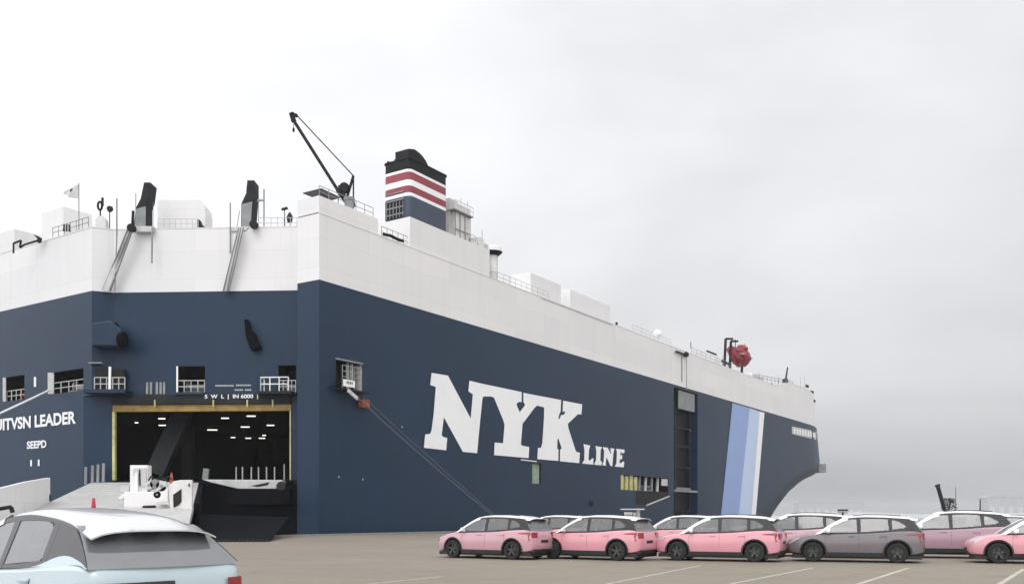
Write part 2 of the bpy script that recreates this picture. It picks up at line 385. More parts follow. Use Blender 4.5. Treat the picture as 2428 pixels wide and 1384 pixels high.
Lp = Vector((-36.25, 79.7, 0)); Mp = Vector((-34.66, 80.4, 0)); Bp = Vector((-18.49, 79.56, 0)); Ap = Vector((-17.95, 77.25, 0))
Ll = Lp + NI * 1.25; TE = SF((Lp - S0).dot(D), BEAM, 0)
sT = (Lp - S0).dot(D)
def up(p, z): return Vector((p.x, p.y, z))
def seg(a, b):
    Ln = (b - a).length
    return (lambda u, z: up(a + (b - a) * (u / Ln), z)), Ln
def hit(px, py, a, b):
    d = (b - a); r = (px - CX) / F
    k = (r * a.y - a.x) / (d.x - r * d.y); P = a + d * k
    return k * d.length, z_of(py, P)
def hole(x0, x1, y0, y1, a, b):
    u0, za = hit(x0, y0, a, b); u1, zb = hit(x1, y1, a, b)
    return (min(u0, u1), max(u0, u1), min(za, zb), max(za, zb))

# openings
cf, cl = seg(Mp, Bp)
h_w1 = hole(418, 486, 868, 930, Mp, Bp); h_w2 = hole(660, 702, 866, 930, Mp, Bp); h_door = hole(271, 691, 960, 1137, Mp, Bp)
tf, tl = seg(Lp, up(TE, 0))
h_t1 = hole(198, 120, 872, 934, Lp, TE); h_t2 = hole(58, 10, 888, 952, Lp, TE)
chx = 12.0
def sidehole(x0, x1, y0, y1):
    s0, z0 = inv(x0, y0); s1, z1 = inv(x1, y1); zz0 = inv((x0 + x1) / 2, y1)[1]; zz1 = inv((x0 + x1) / 2, y0)[1]
    return (s0, s1, zz0, zz1)
h_s1 = sidehole(797, 857, 858, 926); h_s2 = sidehole(1262, 1283, 1098, 1146); h_s3 = sidehole(1472, 1585, 1129, 1163)
h_slot = (72.4, 81.6, -2.0, 20.6)

# blue hull: starboard side and bow
NAVB = 2.6
mb = MB()
zs = [-3, -2, 0] + lin(NAVB, ZB, 18)
ubow = lin(0, 1, 26)
def Hs(s, z):
    # columns beyond s=86 are stretched so that they end at the stem at every height
    if s <= 86: return H(s, z)
    k = (s - 86) / (140 - 86); return H(86 + k * (s_end(z) - 86), z)
us = lin(0, 70, 14) + [72.4, 77, 81.6, 86] + [86 + (140 - 86) * x for x in ubow]
wall(mb, Hs, us, zs, [h_s1, h_s2, h_s3, h_slot])
hull = mb.build('side_hull', M['navy'], ship, smooth=True)
# port side, transom
mb = MB()
def Hp(s, z):
    P = Hs(s, z); n = (P - S0).dot(NI); q = (P - S0).dot(D); return SF(q, BEAM - n, z)
wall(mb, Hp, [sT] + us, lin(-3, ZB, 12))
mb.build('port_hull', M['navy'], ship, smooth=True)
# stern faces
mb = MB(); wall(mb, tf, lin(0, tl, 6), lin(chx, ZB, 4), [h_t1, h_t2])
tlf, tll = seg(Ll, up(TE, 0))
wall(mb, tlf, lin(0, tll, 6), lin(-3, chx, 6), [])
transom = mb.build('transom', M['navy'], ship)
mb = MB(); lf, ll = seg(Lp, Mp); wall(mb, lf, [0, ll], [chx, ZB])
M2 = up(Mp + Vector((.05, 0, 0)), 0)
mb.build('stern_corner_face', M['navy'], ship)
lf2, ll2 = seg(Ll, Mp)
mb = MB(); wall(mb, lf2, [0, ll2], [-3, chx]); mb.add([up(Lp, chx), up(Mp, chx), up(Ll, chx)], [(0, 1, 2)])
mb.build('lower_corner_face', M['navy'], ship)
mb = MB(); zsill = h_door[2]
wall(mb, cf, lin(0, cl, 8), lin(zsill, ZB, 8), [h_w1, h_w2, (h_door[0], h_door[1], zsill - .5, h_door[3])])
stern = mb.build('stern_quarter', M['navy'], ship)
mb = MB(); wall(mb, cf, lin(0, cl, 4), lin(-3, zsill, 3)); mb.build('lower_stern', M['dark_shade'], ship)  # hull below the sill, its shade painted in as near-black
af, al = seg(Ap, S0)
mb = MB(); bf, bl = seg(Bp, Ap)
wall(mb, bf, [0, bl], [2.4, ZB]); wall(mb, af, [0, al], [2.4, ZB])
mb.build('quarter_pillar', M['navy'], ship)
mb = MB()
ins = Vector((-.03, .06, 0))
for (a_, b_) in ((Bp, Ap), (Ap, S0)):
    mb.add([up(a_, 2.4), up(b_, 2.4), up(b_ + ins, 1.6), up(a_ + ins, 1.6)], [(0, 1, 2, 3)])
    mb.add([up(a_ + ins, 1.6), up(b_ + ins, 1.6), up(b_ + ins, -3), up(a_ + ins, -3)], [(0, 1, 2, 3)])
mb.build('pillar_foot', M['navy'], ship)
# white upper hull
mb = MB()
def Hw(s, v):
    P = Hs(s, ZB + v * 5.45); q = (P - S0).dot(D); z = ZB + v * (ztop(q) - ZB)
    P.z = z; return P
wall(mb, Hw, us, lin(0, 1, 4))
def Hwp(s, v):
    P = Hw(s, v); n = (P - S0).dot(NI); q = (P - S0).dot(D); return SF(q, BEAM - n, P.z)
wall(mb, Hwp, [sT] + us, [0, 1])
for (a_, b_) in ((Lp, up(TE, 0)), (Lp, Mp), (Mp, Bp), (Bp, Ap), (Ap, S0)):
    f_, l_ = seg(a_, b_); wall(mb, f_, [0, l_], [ZB, ZT])
upper = mb.build('upper_hull', M['white'], ship, smooth=True)
mb = MB()   # weather deck
pts = [up(p, 25.4) for p in (TE, Lp, Mp, Bp, Ap, S0)]
sd_ = [Hs(s, 25.4) for s in us[1:]]
pd_ = [Hp(s, 25.4) for s in us[1:]][::-1]
mb.add(pts + sd_ + pd_, [tuple(range(len(pts) + len(sd_) + len(pd_)))])
mb.build('weather_deck', M['lgrey'], ship)
# thin coaming line on top of the wall
mb = MB()
for a_, b_ in zip(us[:-1], us[1:]):
    p, q = Hw(a_, 1), Hw(b_, 1)
    if (p - q).length > .01: mb.bar(p + Vector((0, 0, .04)), q + Vector((0, 0, .04)), .06, .08)
for (a_, b_) in ((Lp, up(TE, 0)), (Lp, Mp), (Mp, Bp)): mb.bar(up(a_, ZT + .04), up(b_, ZT + .04), .06, .08)
mb.build('wall_coping', M['white'], ship)

# ---- hold behind the stern door
mb = MB()
iy = Vector((3, 44, 0))
rp_ = [(-35.3, 81.0), (-40.5, 84.8), (-41, 100), (-31.8, 115.5), (-18, 115.5), (-18, 80.6)]
nn_ = len(rp_)
mb.add([(x, y, zsill) for x, y in rp_] + [(x, y, h_door[3] + .1) for x, y in rp_], [tuple(range(nn_)), tuple(range(nn_, 2 * nn_))] + [(i, i + 1, nn_ + i + 1, nn_ + i) for i in range(nn_ - 1)])
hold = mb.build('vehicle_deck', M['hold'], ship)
mb = MB(); u0 = 1.6
P0 = W(432, 985, 84); P1 = W(368, 1125, 82.5)
mb.bar(P0, P1, 1.6, 1.0, (0, 1, 0)); mb.build('diagonal_strut', M['dark'], hold)
mb = MB(); mb.box(*[W(430, 0, 86).x, W(455, 0, 86).x], 86, 86.8, zsill, h_door[3]); mb.build('pillar', M['hollow'], hold)
zc = h_door[3] - .15
for (px, py, wd) in [(433, 980, 28), (323, 995.6, 10), (383, 986, 22), (385, 1002, 25), (533, 985, 24), (595, 980, 28), (450, 995, 26), (503, 1013, 32), (581, 1006, 28), (641, 1002, 24), (478, 1037, 14), (552, 1031, 14), (575, 1045, 16), (647, 1041, 19), (653, 1052, 16), (626, 1026, 11)]:
    Y = (zc - CZ) * F / (HY - py - 4); X = (px - CX) / F * Y; wl = wd / F * Y * .36
    if Y > 112: Y = 112
    mb = MB(); mb.box(X - wl, X + wl, Y, Y + .12, zc - .12, zc - .02)
    mb.build('strip_lamp', M['lamp'], hold)
for px in (560, 575, 596, 613, 632, 651, 674):
    mb = MB(); P = W(px, 1137, 82); mb.tube(P, P + Vector((0, 0, 1.15 + .25 * (px == 674))), .06, 6); mb.build('stanchion', M['lgrey'], hold)
mb = MB(); mb.bar(W(487, 1136, 81.6), W(490, 1110, 81.6), .5, .3, (0, 1, 0)); mb.build('door_hinge', M['grey'], hold)

# ---- door frame
mb = MB(); f = -.06
pa = hit(268, 960, Mp, Bp)[0]
def CFo(u, z, o=.0): 
    nrm = Vector((Bp.y - Mp.y, -(Bp.x - Mp.x), 0)).normalized(); return cf(u, z) + nrm * o
def cbox(mb, u0, u1, z0, z1, o0, o1):
    return mb.hexa([CFo(u0, z0, o0), CFo(u1, z0, o0), CFo(u1, z0, o1), CFo(u0, z0, o1), CFo(u0, z1, o0), CFo(u1, z1, o0), CFo(u1, z1, o1), CFo(u0, z1, o1)])
zt0 = hit(450, 975, Mp, Bp)[1]; zt1 = hit(450, 953, Mp, Bp)[1]; zt2 = hit(450, 936, Mp, Bp)[1]
frame = cbox(MB(), h_door[0] - .1, h_door[1] + .02, zt0, h_door[3] + .003, -.35, .12).build('door_frame', M['yellow'], ship, bevel=.03)
cbox(MB(), h_door[0] - .1, h_door[1] + .02, h_door[3] + .006, zt2, .003, .34).build('lintel', M['dark'], frame, bevel=.03)
cbox(MB(), h_door[0] - .12, h_door[0] + .12, zsill, zt0 - .003, -.2, .16).build('frame_post', M['yellow2'], frame, bevel=.02)
cbox(MB(), h_door[1] - .14, h_door[1] - .02, zsill, zt0 - .003, -.2, .08).build('frame_post', M['yellow2'], frame)
for px, py in ((372, 957), (510, 957), (590, 957), (650, 957)):
    u_, z_ = hit(px, py, Mp, Bp)
    cbox(MB(), u_ - .06, u_ + .06, z_ - .3, z_ + .3, .343, .44).build('bracket', M['yellow2'], frame)
# platform edge right of the ramp
Y_ = 78.6
mb = MB()
poly = [W(479, 1136, Y_), W(669, 1137, Y_), W(672, 1144, Y_), W(655, 1158, Y_), W(565, 1158, Y_), W(500, 1143, Y_)]
mb.prism(poly, (0, 1.6, 0)); pe = mb.build('sill_platform', M['lgrey'], ship, bevel=.05)
mb = MB(); mb.prism([W(595, 1151, Y_ - .01), W(640, 1142, Y_ - .01), W(634, 1149, Y_ - .01), W(612, 1153, Y_ - .01)], (0, -.03, 0)); mb.build('drain_slot', M['black'], pe)
mb = MB(); mb.lathe([(0, 0), (.35, 0), (.42, .1), (.35, .3), (0, .3)], W(666, 1152, Y_ - .35), 'y', 14); mb.build('fender_roller', M['rubber'], pe)
mb = MB(); mb.box(W(540, 0, 79).x, W(690, 0, 79).x, 78.7, 79.6, 2.6, 3.9); mb.build('underside_beam', M['dark_shade'], pe)

# ---- openings on stern
def rail(a, b, h, n, r=.035, mids=1, m='lgrey', parent=None, name='railing'):
    a = Vector(a); b = Vector(b); mb = MB(); z = Vector((0, 0, 1))
    for i in range(n + 1):
        p = a + (b - a) * i / n; mb.tube(p, p + z * h, r, 5)
    for k in range(mids + 1): mb.tube(a + z * h * (k + 1) / (mids + 1), b + z * h * (k + 1) / (mids + 1), r, 5)
    return mb.build(name, M[m], parent)
def winch(P, parent, m='grey', s=1., ax=Vector((1, 0, 0))):
    mb = MB(); mb.lathe([(.0, -.8), (.5, -.8), (.5, -.7), (.28, -.7), (.28, .7), (.5, .7), (.5, .8), (0, .8)], P + Vector((0, 0, .6)), 'x', 12)
    mb.box(P.x - 1, P.x + 1, P.y - .4, P.y + .4, P.z, P.z + .25)
    return mb.build('winch', M[m], parent)
for hh, rl in ((h_w1, 1), (h_w2, 1)):
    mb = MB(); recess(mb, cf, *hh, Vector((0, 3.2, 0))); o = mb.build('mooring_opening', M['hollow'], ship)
    rail(CFo(hh[0] + .05, hh[2], -.1), CFo(hh[1] - .05, hh[2], -.1), 1.05, 4, parent=o, r=.045)
    winch(CFo((hh[0] + hh[1]) / 2, hh[2] + .02, -1.4), o)
    cbox(MB(), hh[0] - .1, hh[1] + .1, hh[2] - .22, hh[2] - .02, .003, .5).build('ledge', M['navy'], o)
mb = MB(); a_ = CFo(h_w1[0] + .1, h_w1[2], .03); mb.bar(a_, up(a_, h_w1[3]), .14, .08, (0, 1, 0)); mb.build('jamb', M['letter'], o)
# balcony rail left of right opening
u0, zz = hit(627, 930, Mp, Bp); u1, _ = hit(692, 930, Mp, Bp)
bal = cbox(MB(), u0 - .3, u1 + .3, zz - .25, zz - .02, .003, 1.1).build('balcony', M['dark'], ship)
rail(CFo(u0, zz, 1.0), CFo(u1, zz, 1.0), 1.15, 3, parent=bal, r=.05, m='letter')
rail(CFo(u0, zz, 1.0), CFo(u0, zz, .05), 1.15, 1, parent=bal, r=.05, m='letter')
# vent grilles
for px in (350, 359, 373, 382, 390):
    u_, z1_ = hit(px, 906, Mp, Bp); z0_ = hit(px, 934, Mp, Bp)[1]
    cbox(MB(), u_ - .1, u_ + .1, z0_, z1_, .003, .1).build('vent_slat', M['grey'], ship)
# transom openings
for hh, kk in ((h_t1, 0), (h_t2, 1)):
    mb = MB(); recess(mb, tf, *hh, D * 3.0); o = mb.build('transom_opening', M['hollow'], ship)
    p0 = tf(hh[0] + .1, hh[2]) + D * .2; p1 = tf(hh[1] - .1, hh[2]) + D * .2
    rail(p0, p1, 1.0, 4, parent=o, r=.045)
    pm = (p0 + p1) / 2 + D * 1.4
    winch(pm, o, 'lgrey' if kk == 0 else 'rust')
    mb = MB(); pz = tf(hh[1] - .15, hh[2]); mb.bar(pz - D * .05, up(pz, hh[3]) - D * .05, .55 if kk == 0 else .3, .1, (0, 1, 0)); mb.build('fairlead_plate', M['lgrey'], o)
mb = MB(); u_, z_ = hit(84, 905, Lp, TE); p = tf(u_, z_) - D * .03
mb.bar(p + Vector((0, 0, -.45)), p + Vector((0, 0, .45)), .2, .06, (0, 1, 0)); mb.build('scupper_plate', M['letter'], transom)
# corner recess with rails
mb = MB(); Yc = 79.9
q0 = W(222, 876, 80.1); q1 = W(297, 926, 80.1)
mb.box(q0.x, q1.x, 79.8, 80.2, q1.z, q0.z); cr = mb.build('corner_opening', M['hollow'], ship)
mb = MB(); mb.box(W(200, 0, 79).x, W(300, 0, 79).x, 78.7, 80.3, q1.z - .35, q1.z - .05); mb.build('corner_ledge', M['navy'], cr)
rail(W(224, 925, 79.5), W(296, 925, 79.5), 1.1, 5, parent=cr, r=.045)
mb = MB(); mb.bar(W(260, 926, 79.4), W(261, 869, 79.4), .2, .1, (0, 1, 0)); mb.build('corner_post', M['letter'], cr)
mb = MB(); mb.box(W(216, 0, 79.8).x, W(247, 0, 79.8).x, 79.3, 79.8, W(0, 862, 79.5).z, W(0, 859, 79.5).z); mb.build('lamp_bracket', M['grey'], cr)
# bars by the ramp hinge
for px in (203, 219, 232, 245):
    mb = MB(); mb.bar(W(px, 1148 - (px - 203) * .15, 79.2), W(px + 1, 1106 - (px - 203) * .2, 79.2), .22, .12, (0, 1, 0)); mb.build('hinge_bar', M['grey'], ship)

# ---- hoist posts, sheaves and cables
def plate(name, pts, Y, th, m, parent, bevel=0):
    mb = MB(); mb.prism([W(x, y, Y) for x, y in pts], (0, th, 0)); return mb.build(name, m, parent, bevel=bevel)
Yh = 80.9
hp = plate('hoist_post', [(341, 432), (357, 432), (352, 470), (346, 487), (346, 546), (315, 546), (322, 492), (333, 470)], Yh, 1.5, M['dark'], ship, .05)
plate('post_face', [(323, 495), (345, 489), (345, 536), (319, 536)], Yh - .06, .055, M['grey'], hp)
plate('platform', [(309, 536), (363, 536), (361, 549), (318, 549)], Yh - 1.2, 1.1, M['lgrey'], hp)
mb = MB(); mb.bar(W(361, 540, 79.4), W(360, 624, 79.4), .12, .1, (0, 1, 0)); mb.build('drain_pipe', M['grey'], hp)
mb = MB(); mb.lathe([(0, -.2), (.35, -.2), (.35, .2), (0, .2)], W(312, 541, 79.3), 'y', 12); mb.tube(W(314, 535, 79.6), W(316, 500, 79.6), .12, 6); mb.build('sheave', M['black'], hp)
hp2 = plate('hoist_post', [(586, 427), (603, 427), (601, 478), (596, 541), (571, 541), (572, 482), (583, 458)], Yh, 1.5, M['dark'], ship, .05)
plate('post_face', [(574, 484), (598, 478), (594, 539), (573, 539)], Yh - .06, .055, M['grey'], hp2)
plate('platform', [(545, 538), (590, 538), (582, 546), (548, 548)], Yh - 1.2, 1.1, M['lgrey'], hp2)
mb = MB(); mb.lathe([(0, -.2), (.35, -.2), (.35, .2), (0, .2)], W(602, 533, 79.3), 'y', 12); mb.build('sheave', M['black'], hp2)
for (x0, x1, y1) in ((304, 243, 689), (311, 252, 689), (316, 261, 690)):
    mb = MB(); mb.tube(W(x0, 541, 79.2), W(x1, y1, 79.75), .07, 6); mb.build('hoist_cable', M['grey'], ship)
plate('cable_band', [(305, 541), (314, 541), (256, 690), (242, 689)], 79.5, .04, M['lgrey'], hp)
for (x0, x1) in ((566, 529), (571, 538), (577, 543)):
    mb = MB(); mb.tube(W(x0, 540, 79.0), W(x1, 690, 79.3), .06, 6); mb.build('hoist_cable', M['grey'], ship)
plate('cable_band', [(566, 541), (578, 541), (542, 690), (528, 690)], 79.4, .04, M['white2'], hp2)
for (x0, y0, x1, y1, r_) in ((277, 470, 277, 560, .07), (277, 560, 272, 690, .05), (546, 481, 546, 600, .06), (626, 449, 626, 541, .06), (613, 450, 613, 541, .03), (363, 470, 363, 536, .03), (322, 458, 322, 500, .04), (568, 500, 562, 538, .03)):
    mb = MB(); Yp = 79.7 if y1 > 545 else 82; mb.tube(W(x0, y0, Yp), W(x1, y1, Yp), r_, 6); mb.build('deck_pole', M['grey'], ship)
mb = MB(); mb.tube(W(604, 477, 82), W(626, 474, 82), .1, 6); mb.tube(W(606, 480, 82), W(603, 540, 82), .07, 6); mb.build('lamp_frame', M['lgrey'], ship)
# blue sheave housings on the stern quarter
mb = MB()
mb.prism([W(232, 826, 79.9), W(232, 772, 79.9), W(276, 766, 79.9), W(300, 786, 79.9), W(308, 804, 79.9), W(300, 826, 79.9)], (0, -1.2, 0))
sh = mb.build('sheave_housing', M['navy'], ship, bevel=.12)
mb = MB(); mb.lathe([(0, -.3), (.55, -.3), (.7, -.1), (.7, .15), (.55, .3), (0, .3)], W(290, 806, 78.6), 'x', 16); mb.build('sheave', M['dark_shade'], sh, smooth=True)
mb = MB(); mb.bar(W(270, 768, 79), W(283, 790, 79), .5, .4, (0, 1, 0)); mb.build('sheave_arm', M['dark_shade'], sh)
mb = MB()
mb.prism([W(585, 762, 79.8), W(592, 760, 79.8), (W(597, 788, 79.8)), W(606, 790, 79.8), W(622, 828, 79.8), W(600, 833, 79.8), W(588, 800, 79.8)], (0, -.8, 0))
mb.build('sheave_housing', M['dark_shade'], ship, bevel=.06)

# ---- deck houses, boxes and small gear on the stern
def house(name, px0, pxc, px1, pyc, n=None, s=None, m='white', parent=ship, base=25.4):
    if n is None: n = n_at(pxc, s)
    if s is None: s = s_at(pxc, n)
    c = SF(s, n, 0); zt = z_of(pyc, c)
    n1_ = n_at(px0, s); s1_ = s_at(px1, n)
    mb = MB(); a, b, c2, d2 = SF(s, n, 0), SF(s1_, n, 0), SF(s1_, n1_, 0), SF(s, n1_, 0)
    mb.hexa([up(a, base), up(b, base), up(c2, base), up(d2, base), up(a, zt), up(b, zt), up(c2, zt), up(d2, zt)])
    return mb.build(name, M[m], parent, bevel=.06)
house('deck_house', 98, 150, 219, 488, s=-4)
house('deck_house', -60, 33, 95, 541, s=-4)
house('deck_house', 1213, 1258, 1330, 645, n=2.5)
house('deck_house', 1330, 1352, 1447, 685, n=2.5)
mb = MB(); Yb = 84
mb.prism([W(x, y, Yb) for x, y in ((373, 560), (373, 474), (468, 474), (478, 478), (485, 490), (487, 505), (487, 560))], (0, 2, 0))
vh = mb.build('vent_house', M['white'], ship)
plate('intake', [(468, 541), (468, 519), (473, 521), (477, 532), (484, 537), (484, 541)], 83.2, .5, M['black'], vh)
plate('skirting', [(373, 543), (484, 543), (484, 541), (373, 541)], 83.9, .09, M['grey'], vh)
# flag
mb = MB(); mb.tube(W(187, 434, 84), W(187, 548, 84), .05, 6); fl = mb.build('flag_pole', M['grey'], ship)
mb = MB(); fp = [(185, 437), (150, 456), (152, 461), (163, 463), (161, 467), (184, 470)]
mb.prism([W(x, y, 84 + .15 * sin(x * .3)) for x, y in fp], (0, .05, 0)); mb.build('flag', M['lgrey'], fl)
mb = MB(); mb.prism([W(x, y, 83.9) for x, y in ((166, 450), (172, 447), (172, 459), (166, 459))], (0, .03, 0)); mb.build('flag_mark', M['dark'], fl)
# ring fitting, small posts
mb = MB(); rp = [W(237 + 5 * cos(a_), 488 - 10 * sin(a_), 83) for a_ in lin(0, 2 * pi, 12)]
mb.path(rp, .1); mb.tube(W(243, 488, 83), W(243, 469, 83), .12, 6); mb.tube(W(238, 498, 83), W(238, 516, 83), .07, 6)
mb.build('search_lamp', M['black'], ship)
mb = MB(); mb.prism([W(x, y, 82.8) for x, y in ((226, 548), (226, 520), (232, 512), (244, 512), (250, 520), (252, 548))], (0, .6, 0)); mb.build('gear_locker', M['white2'], ship)
mb = MB(); mb.lathe([(0, -.12), (.25, -.1), (.3, .1), (0, .15)], W(260, 495, 83), 'y', 8); mb.tube(W(260, 497, 83), W(260, 545, 83), .05, 6); mb.build('flood_lamp', M['dark'], ship)
plate('window', [(149, 548), (150, 531), (166, 532), (167, 549)], tf(4, 0).y - .3, .1, M['dark'], ship)
for x in (154, 160):
    plate('window_bar', [(x, 549), (x, 531), (x + 2, 531), (x + 2, 549)], tf(4, 0).y - .36, .05, M['lgrey'], ship)
mb = MB(); mb.path([W(x, y, 83.5) for x, y in ((32, 600), (32, 577), (50, 570), (47, 587), (58, 580), (90, 570))], .09); mb.build('davit_rail', M['dark'], ship)
plate('vent_cowl', [(78, 555), (95, 562), (93, 572), (88, 574), (88, 565)], 83, .4, M['dark'], ship)
mb = MB(); mb.bar(W(668, 497, 83), W(682, 493, 83), .3, .15); mb.tube(W(675, 495, 83), W(675, 541, 83), .04); mb.build('radar_bar', M['dark'], ship)
mb = MB(); mb.lathe([(.0, 0), (.2, 0), (.3, .5), (.1, .9), (0, .9)], W(687, 528, 83), 'z', 8); mb.tube(W(688, 528, 83), W(688, 541, 83), .04); mb.build('horn', M['dark'], ship)

# ---- starboard quarter block and crane
mb = MB(); zb1 = 27.9; p7 = SF(7.2, 0, 0); p7i = SF(7.2, 6, 0); bi = up(Bp + D * 3, 0)
ring = [Ap, S0, p7, p7i, bi]
mb.prism([up(p, ZT + .085) for p in ring], (0, 0, zb1 - ZT - .085)); qb = mb.build('quarter_house', M['white'], ship)
cr_ = thing('deck_crane', 'black lattice-free deck crane with its slim jib raised above the white stern, beside the funnel', 'crane', tuple(W(828, 500, 82)))
cr_['label'] = 'black deck crane with its slim jib raised over the white stern beside the funnel'
Yk = 82.0
K = lambda x, y, dy=0: W(x, y, Yk + dy)
mb = MB(); mb.lathe([(.42, -.4), (.42, 1.6), (.5, 1.65), (.5, 1.9), (0, 1.9)], K(828, 520), 'z', 14); mb.build('pedestal', M['grey'], cr_, smooth=True)
mb = MB(); mb.prism([K(816, 481), (K(822, 470)), K(838, 472), K(840, 482), K(836, 487), K(818, 487)], (0, .8, 0)); mb.build('slewing_head', M['black'], cr_, bevel=.05)
mb = MB(); mb.bar(K(818, 478), K(697, 287), .28, .3, (0, 1, 0)); mb.bar(K(697, 289), K(691, 268), .42, .3, (0, 1, 0)); mb.bar(K(691, 270), K(705, 275), .25, .3, (0, 1, 0)); mb.bar(K(803, 450), K(814, 466), .55, .35, (0, 1, 0))
mb.build('jib', M['black'], cr_, bevel=.02)
mb = MB(); mb.tube(K(703, 273), K(838, 417), .055, 6); mb.build('topping_cable', M['black'], cr_)
mb = MB(); mb.tube(K(697, 284), K(696, 306), .03, 5); mb.lathe([(0, -.25), (.1, -.2), (.1, .1), (0, .15)], K(696, 307), 'z', 8); mb.build('hook', M['black'], cr_)
mb = MB(); mb.bar(K(838, 417), K(821, 474), .2, .2, (0, 1, 0)); mb.tube(K(838, 417), K(838, 474), .07, 6); mb.build('mast', M['black'], cr_)
mb = MB(); mb.lathe([(0, -.3), (.42, -.3), (.48, 0), (.42, .3), (0, .3)], K(817, 446), 'y', 14); mb.bar(K(805, 441), K(812, 458), .3, .4, (0, 1, 0)); mb.build('winch_drum', M['black'], cr_)
mb = MB(); mb.path([K(838 + 0, 520), K(845, 508), K(853, 516), K(858, 528), K(852, 537), K(846, 533)], .09); mb.build('hose', M['dark'], cr_)
# awning
Ya = 80.2
mb = MB(); mb.hexa([W(718, 459, Ya), W(770, 479, Ya - .8), W(806, 470, Ya + 1), W(762, 448, Ya + 2), W(718, 457, Ya), W(770, 476, Ya - .8), W(806, 467, Ya + 1), W(762, 446, Ya + 2)])
aw = mb.build('awning', M['dark'], ship)
for x, y0 in ((757, 478), (765, 482), (776, 480), (787, 478), (802, 474)):
    mb = MB(); mb.tube(W(x, y0 - 3, Ya + .3), W(x, 512, Ya + .3), .05, 5); mb.build('awning_post', M['grey'], aw)
mb = MB(); mb.lathe([(0, 0), (.4, 0), (.45, .5), (.2, .9), (0, .9)], W(765, 482, Ya), 'z', 10); mb.build('winch', M['dark'], aw)
# black gutter item
mb = MB(); mb.path([SF(s_at(909, -.05), -.05, z_of(556, SF(s_at(909, 0), 0, 0))), SF(s_at(925, -.05), -.05, z_of(559, SF(s_at(925, 0), 0, 0))), SF(s_at(945, -.05), -.05, z_of(569, SF(s_at(945, 0), 0, 0))), SF(s_at(956, -.05), -.05, z_of(572, SF(s_at(956, 0), 0, 0)))], .14, 6); mb.build('gangway_roll', M['black'], ship)

# ---- casing and funnel
sF = 11.6; zF = 29.3
def sbox(mb, s0, s1, n0, n1, z0, z1): 
    return mb.hexa([SF(s0, n0, z0), SF(s1, n0, z0), SF(s1, n1, z0), SF(s0, n1, z0), SF(s0, n0, z1), SF(s1, n0, z1), SF(s1, n1, z1), SF(s0, n1, z1)])
nF = n_at(908, sF)
sbox(MB(), sF, 24.6, 0.0, nF + 3, ZT + .085, zF).build('funnel_casing', M['white'], ship)
s1F = s_at(1062, 0.05)
def fr(z, o=0):   # rounded funnel plan
    pts = []; r = .5; a0, a1, b0, b1 = sF + .05 - o, s1F + o, .05 - o, nF + o
    for (cs, cn, st) in ((a0 + r, b0 + r, 180), (a1 - r, b0 + r, 270), (a1 - r, b1 - r, 0), (a0 + r, b1 - r, 90)):
        for k in range(5):
            a = radians(st + 22.5 * k); pts.append(SF(cs + r * cos(a), cn + r * sin(a), z))
    return pts
def ringmesh(zs_, o=0, cap=True):
    mb = MB(); rs = [fr(z, o) for z in zs_]; n = len(rs[0])
    fs = [(k * n + i, k * n + (i + 1) % n, (k + 1) * n + (i + 1) % n, (k + 1) * n + i) for k in range(len(zs_) - 1) for i in range(n)]
    if cap: fs += [tuple(range(n))[::-1], tuple(range((len(zs_) - 1) * n, len(zs_) * n))]
    mb.add([p for r in rs for p in r], fs); return mb
zz = lambda y: CZ + (HY - y) / F * SF(sF + .2, .2, 0).y
fun = ringmesh([zF + .004, zz(464)]).build('funnel', M['funnelblue'], ship, smooth=True)
bands = [(464, 456, 'letter'), (456, 439.5, 'maroon'), (439.5, 425.5, 'letter'), (425.5, 407, 'maroon'), (407, 400.5, 'letter')]
for y0, y1, mm in bands: ringmesh([zz(y0), zz(y1)], .004).build('funnel_band', M[mm], fun, smooth=True)
ringmesh([zz(400.5), zz(376)]).build('funnel_top', M['black'], fun, smooth=True)
ringmesh([zz(376.6), zz(374)], .08).build('funnel_rim', M['dark'], fun, smooth=True)
# louvre grid on the aft face
for k, yy in enumerate((452, 470, 487, 503)):
    mb = MB(); z = zz(yy); mb.bar(SF(sF - .02, .7, z), SF(sF - .02, nF - .3, z), .06, .1); mb.build('louvre_rail', M['grey'], fun)
for k in range(6):
    n_ = .8 + k * (nF - 1.2) / 5.2; mb = MB(); mb.bar(SF(sF - .02, n_, zz(512)), SF(sF - .02, n_, zz(474)), .06, .07, (0, 1, 0)); mb.build('louvre_rail', M['grey'], fun)
mb = MB(); mb.bar(SF(sF + .02, .6, zz(510)), SF(sF + .02, .6, zz(462)), 1.2, .06, tuple(D)); 
mb = MB(); sbox(mb, sF - .012, sF + .06, .75, nF - .3, zz(512), zz(470)); mb.build('louvre_panel', M['black'], fun)
# exhaust hood
sE0 = s_at(968, 1.5); sE1 = s_at(1019, 1.5)
mb = MB(); zt_ = z_of(349, SF(sE0, 1.5, 0)); zb_ = zz(376)
prof = [(sE0, zb_), (sE0, zt_ - .15), (sE0 + .9, zt_ + .1)] + [(sE0 + .9 + (sE1 - sE0 - .9) * sin(a), zb_ + .3 + (zt_ - zb_ - .2) * cos(a)) for a in lin(0.1, pi / 2, 6)] + [(sE1, zb_)]
mb.prism([SF(s, 1.5, z) for s, z in prof], NI * 1.6); eh = mb.build('exhaust_hood', M['black'], fun)
mb = MB(); mb.lathe([(.12, 0), (.12, .5), (.22, .6)], SF(sF + 1, nF - .8, zz(376)), 'z', 8); mb.path([SF(sF + .6, nF - .5, zz(376)), SF(sF + .6, nF - .5, zz(370)), SF(sF + .4, nF - .2, zz(367))], .1); mb.build('exhaust_pipe', M['black'], fun)
mb = MB(); mb.lathe([(0, 0), (.4, 0), (.4, .35), (0, .35)], SF(sF + 1.2, 2.2, zz(376)), 'z', 10); mb.build('exhaust_pipe', M['black'], fun)
